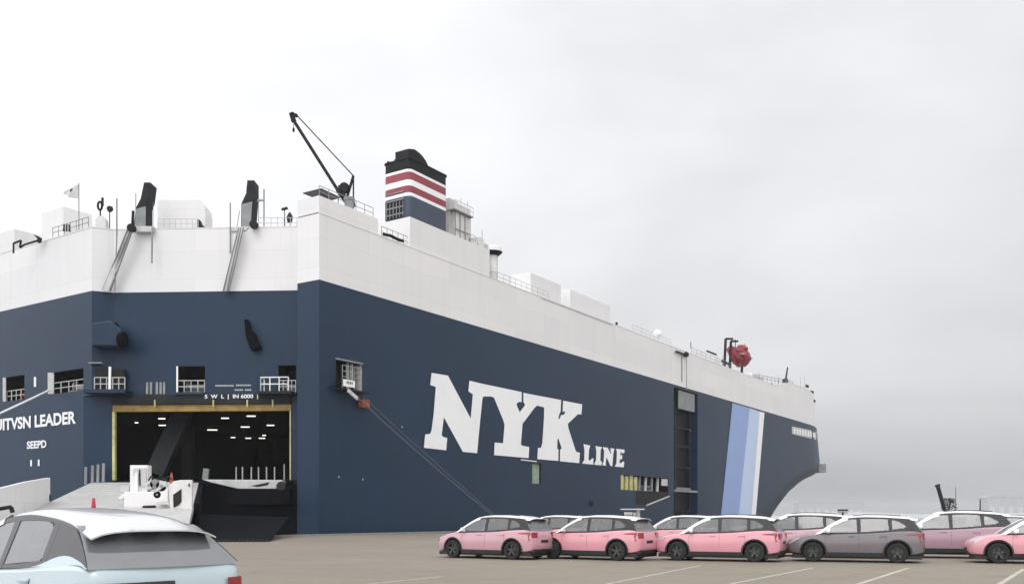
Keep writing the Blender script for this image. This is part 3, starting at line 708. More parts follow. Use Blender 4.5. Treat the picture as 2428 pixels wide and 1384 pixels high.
# vent tower behind the funnel
sv = s_at(1066, 1.0)
tw = sbox(MB(), sv, s_at(1085, 1.0), 1.0, 3.2, zF, z_of(468, SF(sv, 1, 0))).build('vent_tower', M['lgrey'], ship, bevel=.08)
sp = s_at(1078, .6); sp2 = s_at(1113, .6); zpl = z_of(500, SF(sp, .6, 0))
sbox(MB(), sp, sp2, .6, 2.6, zF, zpl - .003).build('tower_cabin', M['white2'], tw, bevel=.05)
sbox(MB(), sp - .4, sp2 + .3, .3, 3.0, zpl, zpl + .12).build('platform', M['grey'], tw)
sbox(MB(), sp + .5, sp2 + .1, .6, 2.6, zpl + .12, zpl + .9).build('cabin_top', M['white'], tw)
for n_ in (.55,):
    for k in range(4):
        s_ = sp + (sp2 - sp) * k / 3; mb = MB(); mb.tube(SF(s_, .52, zF), SF(s_, .52, zpl), .05, 5); mb.build('ladder_post', M['grey'], tw)
    mb = MB(); mb.tube(SF(sp, .52, zF + 1), SF(sp2, .52, zF + 1), .05, 5); mb.build('ladder_post', M['grey'], tw)
rail(SF(sp - .3, .35, zpl + .12), SF(sp2 + .3, .35, zpl + .12), .9, 6, .03, parent=tw)
for x, hh in ((1110, .9), (1117, .7), (1133, 1.3), (1146, .9)):
    s_ = s_at(x, 1.2); mb = MB()
    if x == 1110: mb.lathe([(.12, 0), (.2, .6), (.25, .9), (0, 1.1)], SF(s_, 1.2, zF), 'z', 8); mb.build('deck_lamp', M['dark'], ship)
    else: sbox(mb, s_ - .5, s_ + .5, .8, 2.2, zF, zF + hh).build('deck_locker', M['white2' if x != 1146 else 'lgrey'], ship)
rail(SF(s_at(1105, .15), .15, zF), SF(s_at(1128, .15), .15, zF), .9, 4, .03, parent=ship)
# mushroom ventilator at the casing's forward end
s_ = s_at(1168, .9); b0_ = SF(s_, .9, ZT)
mb = MB(); zt_ = z_of(606, b0_) - ZT
mb.lathe([(.55, 0), (.55, zt_ * .35), (.58, zt_ * .36), (.55, zt_ * .38), (.55, zt_)], b0_, 'z', 14); vn = mb.build('mushroom_vent', M['white2'], ship, smooth=True)
mb = MB(); mb.lathe([(.56, zt_), (1.05, zt_ + .35), (1.0, zt_ + .75), (.6, zt_ + 1.0), (0, zt_ + 1.05)], b0_, 'z', 14); mb.build('vent_cap', M['white'], vn, smooth=True)
mb = MB(); mb.lathe([(.6, zt_ - .06), (1.02, zt_ + .28), (1.07, zt_ + .35)], b0_, 'z', 14); mb.build('cap_rim', M['dark'], vn)
mb = MB(); mb.tube(b0_ + Vector((-.6, -.1, 0)), b0_ + Vector((-.6, -.1, zt_)), .05, 5); mb.build('vent_pipe', M['dark'], vn)
# radome, line on wall top, posts along the rail
s_ = s_at(1559, 2); c = SF(s_, 2, 0); c.z = z_of(791, c)
mb = MB(); mb.lathe([(0.01, -.62)] + [(.62 * cos(a), .62 * sin(a)) for a in lin(-1.4, 1.4, 8)] + [(0.01, .62)], c, 'z', 16); rd = mb.build('radome', M['letter'], ship, smooth=True)
mb = MB(); mb.tube(up(c, ZT - 1), up(c, c.z - .5), .15, 8); mb.build('radome_post', M['white2'], rd)
mb = MB(); mb.bar(SF(s_at(1282, -.03), -.03, 0) + Vector((0, 0, z_of(705, SF(s_at(1282, 0), 0, 0)))), SF(s_at(1450, -.03), -.03, z_of(769, SF(s_at(1450, 0), 0, 0))), .06, .09); mb.build('rub_rail', M['lgrey'], ship)
for (px, y0, y1, r_, nn) in ((1462, 776, 764, .16, .4), (1588, 832, 820, .14, .4), (1638, 826, 810, .1, 1.5), (1830, 920, 908, .16, .2), (1617, 905, 838, .07, -.1), (1628, 925, 845, .04, -.1), (1687, 836, 836, .1, 1)):
    s_ = s_at(px, nn); P = SF(s_, nn, 0)
    if y0 == y1: mb = MB(); mb.bar(up(P, z_of(836, P)) - D * 2, up(P, z_of(836, P)) + D * 2, .25, .2); mb.build('radar_bar', M['black'], ship); continue
    mb = MB(); mb.tube(up(P, z_of(y0, P)), up(P, z_of(y1, P)), r_, 6); mb.build('rail_post', M['dark' if r_ > .12 else 'grey'], ship)
s_ = s_at(1617, -.3); P = SF(s_, -.3, 0)
mb = MB(); z_ = z_of(838, P); mb.bar(up(P, z_) - D * 2.2, up(P, z_) + D * 1.6, .25, .25); mb.lathe([(0, 0), (.4, .1), (.4, .6), (0, .9)], up(P + D * 1.6, z_ - .3), 'z', 8); mb.build('davit_head', M['dark'], ship)
# bow gear
s_ = s_at(1862, 3); P = SF(s_, 3, 0)
mb = MB(); mb.tube(up(P, z_of(906, P)), up(P, z_of(868, P)) + D * 1.6, .22, 6, .14); mb.lathe([(0, -.4), (.6, -.3), (.6, .4), (0, .6)], up(P, z_of(903, P)), 'z', 8); mb.build('jack_staff', M['black'], ship)
for px, y in ((1905, 915), (1917, 929), (1921, 950)):
    s_ = s_at(px, 2); P = SF(s_, 1.2, 0); mb = MB(); zc_ = z_of(y, P); mb.bar(up(P, zc_) - D * .8, up(P, zc_) + D * .8, .3, .5); mb.build('bow_fairlead', M['dark'], ship)
rail(up(SF(s_at(1790, 1), 1, 0), 26.6), up(SF(s_at(1880, 1), 1, 0), 28.2), 1.0, 10, .05, m='grey', parent=ship)
s_ = s_at(1783, 1.6); sbox(MB(), s_, s_ + 6, 1.5, 4, 25.4, z_of(883, SF(s_, 1.5, 0))).build('bow_winch_house', M['white2'], ship, bevel=.2)
# more rails and whips along the wall tops
def wrail(s0, s1, n_, z, h_, k, mm='lgrey'): return rail(SF(s0, n_, z), SF(s1, n_, z), h_, k, .03, 1, parent=ship, m=mm)
wrail(sF + .2, sF - 3.6, .3, 27.9 if False else ZT + .1, .95, 5, 'grey')
wrail(s_at(1180, .2), s_at(1300, .2), .2, ZT + .08, .9, 9)
wrail(s_at(1500, .2), s_at(1590, .2), .2, ZT + .08, .95, 9)
wrail(s_at(1640, .2), s_at(1735, .2), .2, ZT + .08, .95, 9, 'grey')
rail(tf(.5, ZT + .08), tf(6, ZT + .08), .9, 6, .03, parent=ship, m='grey')
rail(W(375, 541, 80.1), W(470, 541, 80.0), .8, 7, .025, parent=ship, m='lgrey')
rail(W(612, 541, 79.9), W(704, 541, 79.7), .9, 6, .03, parent=ship, m='lgrey')
rail(SF(.3, .3, zb1), SF(6.9, .3, zb1), .95, 6, .03, parent=ship, m='grey')
for px, y1, nn in ((1093, 470, 1.5), (1108, 478, 2.), (1143, 545, 1.), (1700, 838, 1.), (1713, 842, 1.2), (1800, 880, 1.5), (1845, 890, 1.), (1898, 893, 3.), (1908, 893, 3.)):
    s_ = s_at(px, nn); P = SF(s_, nn, 0); mb = MB(); mb.tube(up(P, ZT), up(P, z_of(y1, P)), .07, 5, .03); mb.build('whip_aerial', M['grey'], ship)
# rescue boat in its davit
bc = SF(s_at(1755, 1.2), 1.2, 0); bc.z = z_of(846, bc)
lb = thing('rescue_boat', 'small deep red covered rescue boat hanging in its davit on the foredeck rail', 'lifeboat', tuple(bc))
mb = MB(); secs = []
nseg = 12; prof_b = []
for i, t_ in enumerate(lin(-1, 1, 10)):
    wdt = 1.25 * (1 - abs(t_) ** 2.6) + .05; rr = []
    for k in range(nseg):
        a = 2 * pi * k / nseg; rr.append(bc + D * (t_ * 4.3) + NI * (wdt * cos(a)) + Vector((0, 0, (1.3 if sin(a) > 0 else 1.6) * (1 - abs(t_) ** 3.2 * .8) * sin(a))))
    secs += rr
secs = [p + Vector((random.uniform(-.25, .25), random.uniform(-.25, .25), random.uniform(-.3, .3))) for p in secs]
mb.add(secs, [(k * nseg + i, k * nseg + (i + 1) % nseg, (k + 1) * nseg + (i + 1) % nseg, (k + 1) * nseg + i) for k in range(10) for i in range(nseg)])
bh = mb.build('boat_hull', M['boatred'], lb)
for k in range(7):
    a0_ = k - 3; pts_ = []
    for a in lin(-.3, pi + .3, 12):
        w__ = 1.35 * (1 - abs(a0_ / 4.6) ** 2.6); pts_.append(bc + D * (a0_ * 1.0) + NI * (w__ * cos(a) * 1.02) + Vector((0, 0, 1.5 * (1 - abs(a0_ / 4.4) ** 3.2 * .8) * sin(a))))
    m_ = MB(); m_.path(pts_, .075, 5); m_.build('cover_hoop', M['maroon'], bh)
for (dn, dz_, rr_, kk) in ((.9, .9, .8, -2), (-.8, 1.2, .65, 0), (.6, -.7, .85, 1), (-1.0, -.2, .8, -1), (.1, 1.7, .5, .5), (1.45, .1, .5, 0)):
    m_ = MB(); c_ = bc + D * kk + NI * dn + Vector((0, 0, dz_)); m_.lathe([(0.02, -rr_ * 1.1)] + [(rr_ * cos(a) * (1 + .15 * sin(3 * a)), rr_ * 1.1 * sin(a)) for a in lin(-1.2, 1.2, 5)] + [(0.02, rr_ * 1.1)], c_, 'z', 9)
    m_.build('lashed_bundle', M['boatred'], bh)
mb = MB(); mb.bar(bc + D * -2.9 + Vector((0, 0, .1)), bc + D * 2.9 + Vector((0, 0, .1)), 2.7, .12); mb.build('gunwale', M['lgrey'], lb)
mb = MB(); sbx = bc + D * 1 + Vector((0, 0, 1.3)); mb.hexa([sbx + D * a + NI * b + Vector((0, 0, c)) for c in (0, .9) for a, b in ((-1, -.6), (1, -.6), (1, .6), (-1, .6))]); mb.build('canopy', M['maroon'], lb, bevel=.2)
for k in (-2.5, 2.5):
    mb = MB(); mb.path([bc + D * k + Vector((0, 0, 1.2)) , bc + D * k + Vector((0, 0, 2.7))], .07); mb.build('lifting_hook', M['dark'], lb)
mb = MB(); q = up(bc, 25.6)
for k in (-5.6, -3.0, 3.0):
    mb = MB(); top = bc + D * k + Vector((0, 0, 2.4 if k < 0 else .2)); mb.bar(q + D * k + NI * .9, top + NI * .6, .35, .35, tuple(D)); mb.bar(top + NI * .6, top - NI * .4 + D * .8, .3, .3); mb.build('davit_arm', M['black'], ship)
mb = MB(); mb.bar(q + D * -9 + Vector((0, 0, 2.2)), q + D * -5 + Vector((0, 0, 2.0)), .3, .3); mb.bar(q + D * -8 + Vector((0, 0, 0)), q + D * -8 + Vector((0, 0, 2.6)), .3, .3); mb.build('davit_arm', M['dark'], ship)

# ---- side openings
for i, (hh, dpt) in enumerate(((h_s1, 1.8), (h_s2, 1.0), (h_s3, 2.2))):
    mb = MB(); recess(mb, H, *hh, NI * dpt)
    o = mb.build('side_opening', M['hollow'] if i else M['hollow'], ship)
    if i == 0:
        s0_, s1_, z0_, z1_ = hh
        mb = MB(); sbox(mb, s1_ - .06, s1_ + .0, .02, 1.7, z0_ + .02, z1_ - .02); mb.build('end_plate', M['lgrey'], o)
        for k, f_ in enumerate((.55, .72)):
            mb = MB(); sbox(mb, s0_ + (s1_ - s0_) * f_, s0_ + (s1_ - s0_) * f_ + .12, .3, .5, z0_, z1_); mb.build('pillar', M['lgrey'], o)
        mb = MB(); sbox(mb, s0_ - .1, s1_ + .1, -.12, .02, z1_, z1_ + .14); mb.build('head_trim', M['grey'], o)
        sbox(MB(), s0_ - .2, s1_, -.9, .0, z0_ - .12, z0_ - .004).build('ledge', M['dark'], o)
        rail(SF(s0_ - .15, -.85, z0_), SF(s0_ + 2.2, -.85, z0_), 1.9, 5, .035, 3, parent=o, m='grey')
        pl = MB(); sbox(pl, s0_ - .1, s0_ + 1.25, -.96, -.9, z0_ + .15, z0_ + .72); pb = pl.build('name_plate', M['letter'], o)
        for k in range(4): sbox(MB(), s0_ + .25 + k * .2, s0_ + .36 + k * .2, -.975, -.962, z0_ + .38, z0_ + .6).build('plate_mark', M['black'], o)
        mb = MB(); mb.lathe([(0, -.2), (.25, -.2), (.25, .2), (0, .2)], SF(s1_ - .8, .4, z0_ + .3), 'x', 10); mb.build('roller', M['black'], o)
        mb = MB(); mb.bar(SF(s0_ + .4, -.95, z0_ - .15), SF(s0_ + 1.6, -.95, z0_ - .75), .12, .3); mb.build('guard', M['lgrey'], o)
        sbox(MB(), s1_ - .4, s1_ + .5, -.5, .0, z0_ - 1.3, z0_ - .6).build('fairlead', M['rust'], o)
    elif i == 1:
        sbox(MB(), hh[0], hh[1], .25, .35, hh[2], hh[3]).build('door_leaf', M['green'], o)
        mb = MB(); mb.bar(SF(hh[0] - 2.4, -.06, hh[3] + .25), SF(hh[0] + .8, -.06, hh[3] + .2), .1, .1); mb.build('drip_rail', M['letter'], o)
    else:
        Ls = hh[1] - hh[0]
        for k in range(4):
            a_ = hh[0] + .2 + k * Ls * .09; sbox(MB(), a_, a_ + Ls * .055, .1, .3, hh[2], hh[3] - .15 * (k % 2)).build('locker_door', M['yellow2'], o)
        for k in range(4):
            a_ = hh[0] + Ls * (.42 + .13 * k); mb = MB(); mb.tube(SF(a_, .5, hh[2]), SF(a_ + .4, .6, hh[3]), .22, 8); mb.build('bollard', M['lgrey' if k % 2 else 'grey'], o)
        sbox(MB(), hh[1] - Ls * .14, hh[1] - .1, .08, .2, hh[2] + .9, hh[3] - .1).build('locker_door', M['lgrey'], o)
        winch(SF(hh[0] + Ls * .66, 1.2, hh[2]), o)
        mb = MB(); mb.bar(SF(hh[0] + Ls * .5, -.08, hh[2] - 2.0), SF(hh[1], -.08, hh[2] - .6), .16, .16); mb.build('guard', M['lgrey'], o)
        mb = MB(); mb.prism([SF(hh[0] + Ls * .3, -.03, hh[2] - .02), SF(hh[1], -.03, hh[2] - .02), SF(hh[1], -.03, hh[2] - .55), SF(hh[0] + Ls * .52, -.03, hh[2] - 1.9), SF(hh[0] + Ls * .3, -.03, hh[2] - 1.9)], NI * .02); mb.build('wear_plate', M['dark'], o)
for px, py in ((1400, 1193),):
    s_, z_ = inv(px, py); mb = MB(); mb.lathe([(0, 0), (.35, 0), (.4, -.1), (.25, -.12), (0, -.12)], H(s_, z_, .05), 'y', 10); mb.build('discharge_pipe', M['black'], ship)
for px, py in ((803, 1130), (860, 1136), (953, 1012), (1637, 1020)):
    s_, z_ = inv(px, py); mb = MB(); mb.lathe([(0, 0), (.09, 0), (.1, -.06), (0, -.08)], H(s_, z_, .02), 'y', 8); mb.build('discharge_pipe', M['grey'], ship)
# ladder slot
mb = MB(); d_ = 1.7
s0_, s1_, z0_, z1_ = h_slot
recess(mb, H, s0_, s1_, -2.0, z1_, NI * d_); slot = mb.build('pilot_ladder_slot', M['navy'], ship)
lad = sbox(MB(), s0_ + .3, s0_ + 3.2, d_ - .12, d_ - .02, -2, z1_ - .1).build('slot_backing', M['black'], slot)
sbox(MB(), s0_ + 1.9, s0_ + 2.5, .7, .9, -2, z1_ - .2).build('guide_rail', M['dark'], slot)
sbox(MB(), s1_ - 1.2, s1_ - .8, .8, 1.0, -2, z1_ - .2).build('guide_rail', M['dark'], slot)
sbox(MB(), s0_ + 3.3, s1_ - .8, d_ - .3, d_ - .05, -2, z1_ - 3.5).build('slot_panel', M['black'], slot)
sbox(MB(), s0_ + 2.4, s1_ - .6, .25, .4, z1_ - 2.9, z1_ - .15).build('cover_plate', M['grey'], slot)
for zc_ in (2.2, 5.6, 8.8, 12.0, 14.8):
    sbox(MB(), s0_ + 2.5, s1_ - 1.0, .7, .95, zc_, zc_ + .3).build('rung', M['grey' if zc_ in (5.6,) else 'dark'], slot)
sbox(MB(), s0_ + .2, s1_ - .3, -.12, .1, 5.2, 5.5).build('step', M['grey'], slot)
# bow stripes, name panel
def patch(name, quad, m, parent, o=.05, nu=3, nv=10):
    (x0, y0), (x1, y1), (x2, y2), (x3, y3) = quad   # tl, tr, br, bl
    mb = MB(); V = []
    for j in range(nv + 1):
        for i in range(nu + 1):
            a, b = i / nu, j / nv
            xt, yt = x0 + (x1 - x0) * a, y0 + (y1 - y0) * a; xb, yb = x3 + (x2 - x3) * a, y3 + (y2 - y3) * a
            s_, z_ = inv(xt + (xb - xt) * b, yt + (yb - yt) * b); V.append(H(s_, min(z_, ZB - .002), o))
    mb.add(V, [(j * (nu + 1) + i, j * (nu + 1) + i + 1, (j + 1) * (nu + 1) + i + 1, (j + 1) * (nu + 1) + i) for j in range(nv) for i in range(nu)])
    return mb.build(name, m, parent, smooth=True)
patch('bow_stripe', ((1736, 955), (1777, 967), (1748, 1250), (1706, 1250)), M['lblue'], ship)
patch('bow_stripe', ((1777, 967), (1801, 975), (1779, 1250), (1748, 1250)), M['pblue'], ship)
patch('bow_stripe', ((1801, 975), (1812, 978), (1789, 1250), (1779, 1250)), M['letter'], ship)
pn = patch('name_panel', ((1877, 1010), (1935, 1022), (1935, 1042), (1877, 1028)), M['lgrey'], ship, nu=4, nv=3)
for k, x in enumerate((1881, 1888, 1894, 1901, 1907, 1914, 1920, 1927)):
    y = 1011 + (x - 1877) * .2; patch('panel_letter', ((x, y + 3), (x + 4, y + 4), (x + 4, y + 16), (x, y + 15)), M['letter'], pn, o=.09, nu=1, nv=1)
P = H(s0z(12) + 11.5, 11.9)
mb = MB(); mb.box(P.x - .4, P.x + 1.3, P.y - 1, P.y + 1, 11.3, 13.2); mb.build('bow_platform', M['grey'], ship)

# ---- lettering
def c1(pts): return [(990 + x / 5.766, 870 + y / 5.766) for x, y in pts]
def c2(pts): return [(1220 + x / 6.289, 900 + y / 6.289) for x, y in pts]
LN = c1([(188, 78), (412, 115), (430, 150), (722, 700), (752, 370), (690, 330), (705, 185), (890, 228), (893, 400), (882, 440), (845, 800), (810, 1175), (615, 1155), (355, 685), (325, 930), (345, 950), (402, 968), (388, 1135), (82, 1100), (100, 918), (165, 910), (185, 870), (215, 650), (245, 270), (168, 242)])
LY = c1([(893, 400), (890, 228), (1420, 340), (1418, 475), (1380, 475), (1350, 500), (1355, 530), (1392, 615), (1465, 520), (1455, 490), (1443, 480), (1443, 350)]) + c2([(385, 243), (385, 398), (335, 383), (300, 410), (115, 655), (90, 960), (110, 980), (215, 1000), (205, 1165)]) + c1([(1042, 1200), (1050, 1028), (1165, 1038), (1185, 790), (1170, 730), (1040, 415), (1000, 400)])
LK = c2([(385, 243), (690, 300), (683, 470), (660, 520), (650, 585), (668, 580), (690, 525), (730, 520), (750, 490), (740, 465), (712, 478), (720, 310), (1005, 365), (992, 520), (945, 508), (790, 655), (800, 720), (905, 1050), (925, 1075), (970, 1085), (960, 1240), (672, 1212), (675, 1040), (697, 1020), (693, 1000), (645, 865), (635, 900), (632, 1020), (652, 1040), (648, 1207), (335, 1180), (345, 1010), (388, 1015), (410, 940), (435, 560), (437, 420), (425, 405), (385, 398)])
LL = c2([(1025, 955), (1125, 978), (1105, 1050), (1100, 1190), (1120, 1205), (1150, 1170), (1172, 1165), (1170, 1262), (1003, 1245), (1035, 1190), (1038, 1050)])
LI = c2([(1203, 985), (1300, 1002), (1280, 1050), (1275, 1200), (1300, 1225), (1290, 1272), (1180, 1262), (1210, 1200), (1215, 1060)])
LN2 = c2([(1308, 1000), (1385, 1010), (1437, 1110), (1425, 1015), (1487, 1025), (1468, 1100), (1455, 1288), (1425, 1280), (1368, 1150), (1355, 1250), (1362, 1278), (1303, 1270), (1325, 1210), (1332, 1060)])
LE = c2([(1510, 1025), (1635, 1040), (1635, 1085), (1600, 1095), (1580, 1065), (1572, 1130), (1602, 1115), (1598, 1185), (1568, 1180), (1560, 1235), (1590, 1240), (1605, 1215), (1632, 1220), (1625, 1302), (1490, 1292), (1515, 1240), (1522, 1080)])
def poly_obj(name, pts, m, parent, th=NI * .02):
    from mathutils.geometry import tessellate_polygon
    loc_ = [p - Vector(parent['org']) for p in pts]
    tr_ = tessellate_polygon([[Vector(((p).dot(D), p.z, 0)) for p in loc_]])
    me = bpy.data.meshes.new(name); me.from_pydata([tuple(p) for p in loc_], [], [tuple(t_) for t_ in tr_]); me.materials.append(m)
    bm = bmesh.new(); bm.from_mesh(me); bmesh.ops.recalc_face_normals(bm, faces=bm.faces); bm.to_mesh(me); bm.free()
    o = bpy.data.objects.new(name, me); C.objects.link(o); o.parent = parent; o['org'] = parent['org']; return o
for nm, pg in (('N', LN), ('Y', LY), ('K', LK), ('L', LL), ('I', LI), ('N', LN2), ('E', LE)):
    o = poly_obj('letter', [H(*inv(x, y), .04) for x, y in pg], M['letter'], ship)
    o['label'] = 'white serif letter %s painted on the navy side' % nm
def text(s, a, b, px, py, hpx, wpx, parent, m='letter', shear=0., name='lettering', bold=.02):
    # lettering on the vertical face through a-b, left end at photo position, sized to fit
    cu = bpy.data.curves.new('t', 'FONT'); cu.body = s; cu.shear = shear; cu.offset = bold
    ob = bpy.data.objects.new('t', cu); C.objects.link(ob)
    dg = bpy.context.evaluated_depsgraph_get(); me = bpy.data.meshes.new_from_object(ob.evaluated_get(dg))
    bpy.data.objects.remove(ob)
    xs = [v.co.x for v in me.vertices]; ys = [v.co.y for v in me.vertices]
    u0, z0 = hit(px, py, a, b); u1, _ = hit(px + wpx, py, a, b); z1 = hit(px, py - hpx, a, b)[1]
    dd = (b - a).normalized(); nrm = Vector((dd.y, -dd.x, 0))
    if nrm.y > 0: nrm = -nrm
    for v in me.vertices:
        fx = (v.co.x - min(xs)) / (max(xs) - min(xs)); fy = (v.co.y - min(ys)) / (max(ys) - min(ys))
        p = a + dd * (u0 + (u1 - u0) * fx) + nrm * .05; p.z = z0 + (z1 - z0) * fy
        v.co = p - Vector(parent['org'])
    par = list(range(len(me.vertices)))
    def find(a):
        while par[a] != a: par[a] = par[par[a]]; a = par[a]
        return a
    for p in me.polygons:
        for v in p.vertices[1:]: par[find(v)] = find(p.vertices[0])
    isl = {}
    for p in me.polygons: isl.setdefault(find(p.vertices[0]), []).append(tuple(p.vertices))
    for k_, fs_ in isl.items():
        ids = sorted(set(i for f in fs_ for i in f)); mp_ = {i: j for j, i in enumerate(ids)}
        m2 = bpy.data.meshes.new('letter'); m2.from_pydata([tuple(me.vertices[i].co) for i in ids], [], [tuple(mp_[i] for i in f) for f in fs_])
        m2.materials.append(M[m]); o = bpy.data.objects.new('letter', m2); C.objects.link(o); o.parent = parent; o['org'] = parent['org']
    bpy.data.meshes.remove(me)
def text_t(s, x0, x1, ytop_right, hpx, **k):   # transom text, given by its left and right photo x
    a, b = up(TE, 0), Ll
    return text(s, a, b, x0, ytop_right + hpx + (x1 - x0) * 0.0, hpx, x1 - x0, ship, **k)
text_t('UITVSN LEADER', -10, 181, 994, 28, bold=.035)
text_t('SEEPD', 65, 111, 1046, 18, bold=.035)
text_t('I  I', 73, 95, 1090, 15, bold=.04)
nb = up(Mp, 0); nB = up(Bp, 0)
off_ = Vector((0, -.36, 0))
text('S  W  L  |  IN 6000  |', Mp + off_, Bp + off_, 486, 947, 12, 126, ship)
for row, (x0, x1, y) in enumerate(((511, 555, 914), (560, 597, 913), (557, 577, 924), (581, 597, 924))):
    k = int((x1 - x0) / 4)
    for i in range(k):
        u0, z0 = hit(x0 + i * 4, y + 1.6, Mp, Bp); u1, z1 = hit(x0 + i * 4 + 2.8, y - 1.8, Mp, Bp)
        cbox(MB(), u0, u1, z0, z1, .003, .03).build('small_marking', M['lgrey'], stern)

# ------------------------------------------------------------------ ramp
ramp = thing('stern_ramp', 'wide pale grey stern ramp sloping from the dark stern door down to the quay', 'ramp', (-27, 60, 0))
RL = [Vector((-36.4, 80.0, 4.5)), Vector((-32.5, 65, 2.57)), Vector((-27, 45, .06))]
RR = [Vector((-27.2, 80.2, 4.5)), Vector((-22.4, 65, 2.57)), Vector((-16.5, 46.5, .06))]
mb = MB(); dz = Vector((0, 0, -.7))
for i in range(2):
    q = [RL[i], RL[i + 1], RR[i + 1], RR[i]]
    b_ = [p + (dz if k in (0, 3) or i == 0 else Vector((0, 0, -.05))) for k, p in enumerate(q)]
    mb.hexa(b_ + q)
mb.build('ramp_deck', M['ramp'], ramp)
mb = MB(); wl = [RL[1], RL[1] + (RL[2] - RL[1]) * .33, RL[1] + (RL[2] - RL[1]) * .66]
tops = [4.28, 3.75, 3.1]
for i in range(2):
    a_, b_ = wl[i], wl[i + 1]; t_ = Vector((.18, .05, 0))
    mb.hexa([a_, b_, b_ - t_, a_ - t_, up(a_, tops[i]), up(b_, tops[i + 1]), up(b_ - t_, tops[i + 1]), up(a_ - t_, tops[i])])
bw_ = mb.build('bulwark', M['white'], ramp)
mb = MB(); p = wl[0]; mb.bar(up(p, 2.6) + Vector((0, -.2, 0)), up(p, 3.1) + Vector((0, -.2, 0)), .2, .2, (0, 1, 0)); mb.build('latch', M['black'], bw_)
mb = MB(); mb.path([W(-5, 1206, 52), W(26, 1201, 52), W(30, 1214, 52)], .12, 6); mb.build('latch', M['black'], bw_)
for k in range(7):     # anti-slip bars across the ramp
    t_ = .08 + k * .11; a_ = RL[0] + (RL[1] - RL[0]) * t_ * 1.1; b_ = RR[0] + (RR[1] - RR[0]) * t_ * 1.1
    if t_ * 1.1 < 1: mb = MB(); mb.bar(a_ + Vector((.4, 0, .03)), b_ + Vector((-.4, 0, .03)), .06, .05); mb.build('grip_bar', M['lgrey'], ramp)
# outer flap with toe fingers; ramp shade is put into its near-black colour
fl0 = [W(485, 1283.5, 57.0), W(640, 1285, 56.0), W(700, 1268.5, 74.5), W(560, 1266, 76.5)]
mb = MB(); A0 = Vector((-19.0, 57.2, .05)); A1 = Vector((-15.0, 57.2, .05)); A2 = Vector((-17.4, 72, 1.3)); A3 = Vector((-25.5, 70, 1.6))
mb.hexa([p + Vector((0, 0, -.04)) for p in (A0, A1, A2, A3)] + [A0, A1, A2 + Vector((0, 0, .2)), A3 + Vector((0, 0, .2))])
flap = mb.build('ramp_flap', M['dark_shade'], ramp)
for k in range(14):
    p = A0 + (A1 - A0) * (k + .3) / 14; mb = MB(); mb.hexa([p + Vector(v) for v in ((0, -.9, -.045), (.14, -.9, -.045), (.14, 0, -.045), (0, 0, -.045), (0, -.9, -.03), (.14, -.9, -.03), (.14, 0, .1), (0, 0, .1))]); mb.build('toe_finger', M['black'], flap)
# ramp side girder
mb = MB(); a_, b_, c_ = RR[0] + Vector((.1, 0, -.1)), RR[1] + Vector((.1, 0, -.1)), RR[2] + Vector((.1, .3, -.02))
mb.hexa([a_ + Vector((0, 0, -1.6)), b_ + Vector((0, 0, -1.5)), b_ + Vector((.3, 0, -1.5)), a_ + Vector((.3, 0, -1.6)), a_, b_, b_ + Vector((.3, 0, 0)), a_ + Vector((.3, 0, 0))])
mb.build('side_girder', M['dark_shade'], ramp)

# red post and orange post on the ramp
def rampz(Y): return .06 + (Y - 45) / 35 * 4.45
P = W(222, 1208, 59.5); P.z = rampz(59.5)
mb = MB(); mb.box(P.x - .28, P.x + .28, P.y - .28, P.y + .28, P.z, P.z + .06); mb.lathe([(.17, .06), (.12, .45), (.09, .8), (.05, .86), (0, .86)], P, 'z', 10)
tag(mb.build('safety_post', M['red'], org=P, smooth=True), 'bright red safety post standing on the grey ramp left of the white winch unit', 'bollard')
P = W(407, 1140, 70); P.z = rampz(70) + .2
mb = MB(); mb.lathe([(.2, -.2), (.16, .6), (.1, 1.2), (0.03, 1.45), (0, 1.45)], P, 'z', 10)
tag(mb.build('safety_post', M['rust'], org=P, smooth=True), 'rusty orange post behind the white winch unit, against the dark hold', 'bollard')
# white winch unit
Yw = 62.0; Zr = rampz(Yw)
wu = thing('winch_unit', 'white winch unit with tall cabinet and side shield on the ramp before the dark door', 'machinery', (W(370, 0, Yw).x, Yw, Zr))
G = lambda x, y, dy=0: W(x, y, Yw + dy)
def gp(name, pts, dy, th, m, bevel=.03, par=wu): 
    mb = MB(); mb.prism([G(x, y, dy) for x, y in pts], (0, th, 0)); return mb.build(name, M[m], par, bevel=bevel)
gp('base', [(294, 1165), (370, 1165), (392, 1150), (398, 1160), (398, 1215), (345, 1215), (340, 1200), (294, 1225)], 0, 3.2, 'white')
cab = gp('cabinet', [(308, 1102), (350, 1102), (350, 1166), (308, 1166)], .3, .7, 'white')
gp('cabinet_panel', [(316, 1110), (346, 1108), (346, 1152), (328, 1152), (316, 1122)], .2, .09, 'lgrey', 0, cab)
gp('cabinet_slot', [(329, 1112), (332, 1112), (333, 1150), (330, 1150)], .15, .04, 'dark', 0, cab)
gp('cabinet_strip', [(320, 1120), (326, 1120), (326, 1171), (320, 1171)], .05, .12, 'letter', 0, cab)
gp('side_shield', [(400, 1150), (412, 1140), (428, 1137), (455, 1137), (455, 1212), (438, 1228), (418, 1236), (406, 1234), (402, 1190)], -.6, .25, 'white2')
gp('shield_opening', [(410, 1172), (430, 1158), (430, 1188), (424, 1196), (411, 1203)], -.66, .05, 'hollow', .02)
gp('shield_opening', [(447, 1146), (450, 1146), (449, 1153), (446, 1152)], -.66, .05, 'dark', 0)
gp('arm', [(369, 1189), (398, 1186), (402, 1196), (372, 1196)], -.5, .4, 'lgrey')
gp('bracket', [(338, 1198), (366, 1197), (366, 1206), (345, 1206), (342, 1224), (334, 1224)], -.3, .3, 'black')
gp('lower_plate', [(356, 1226), (398, 1211), (398, 1234), (360, 1236)], -.4, .2, 'white')
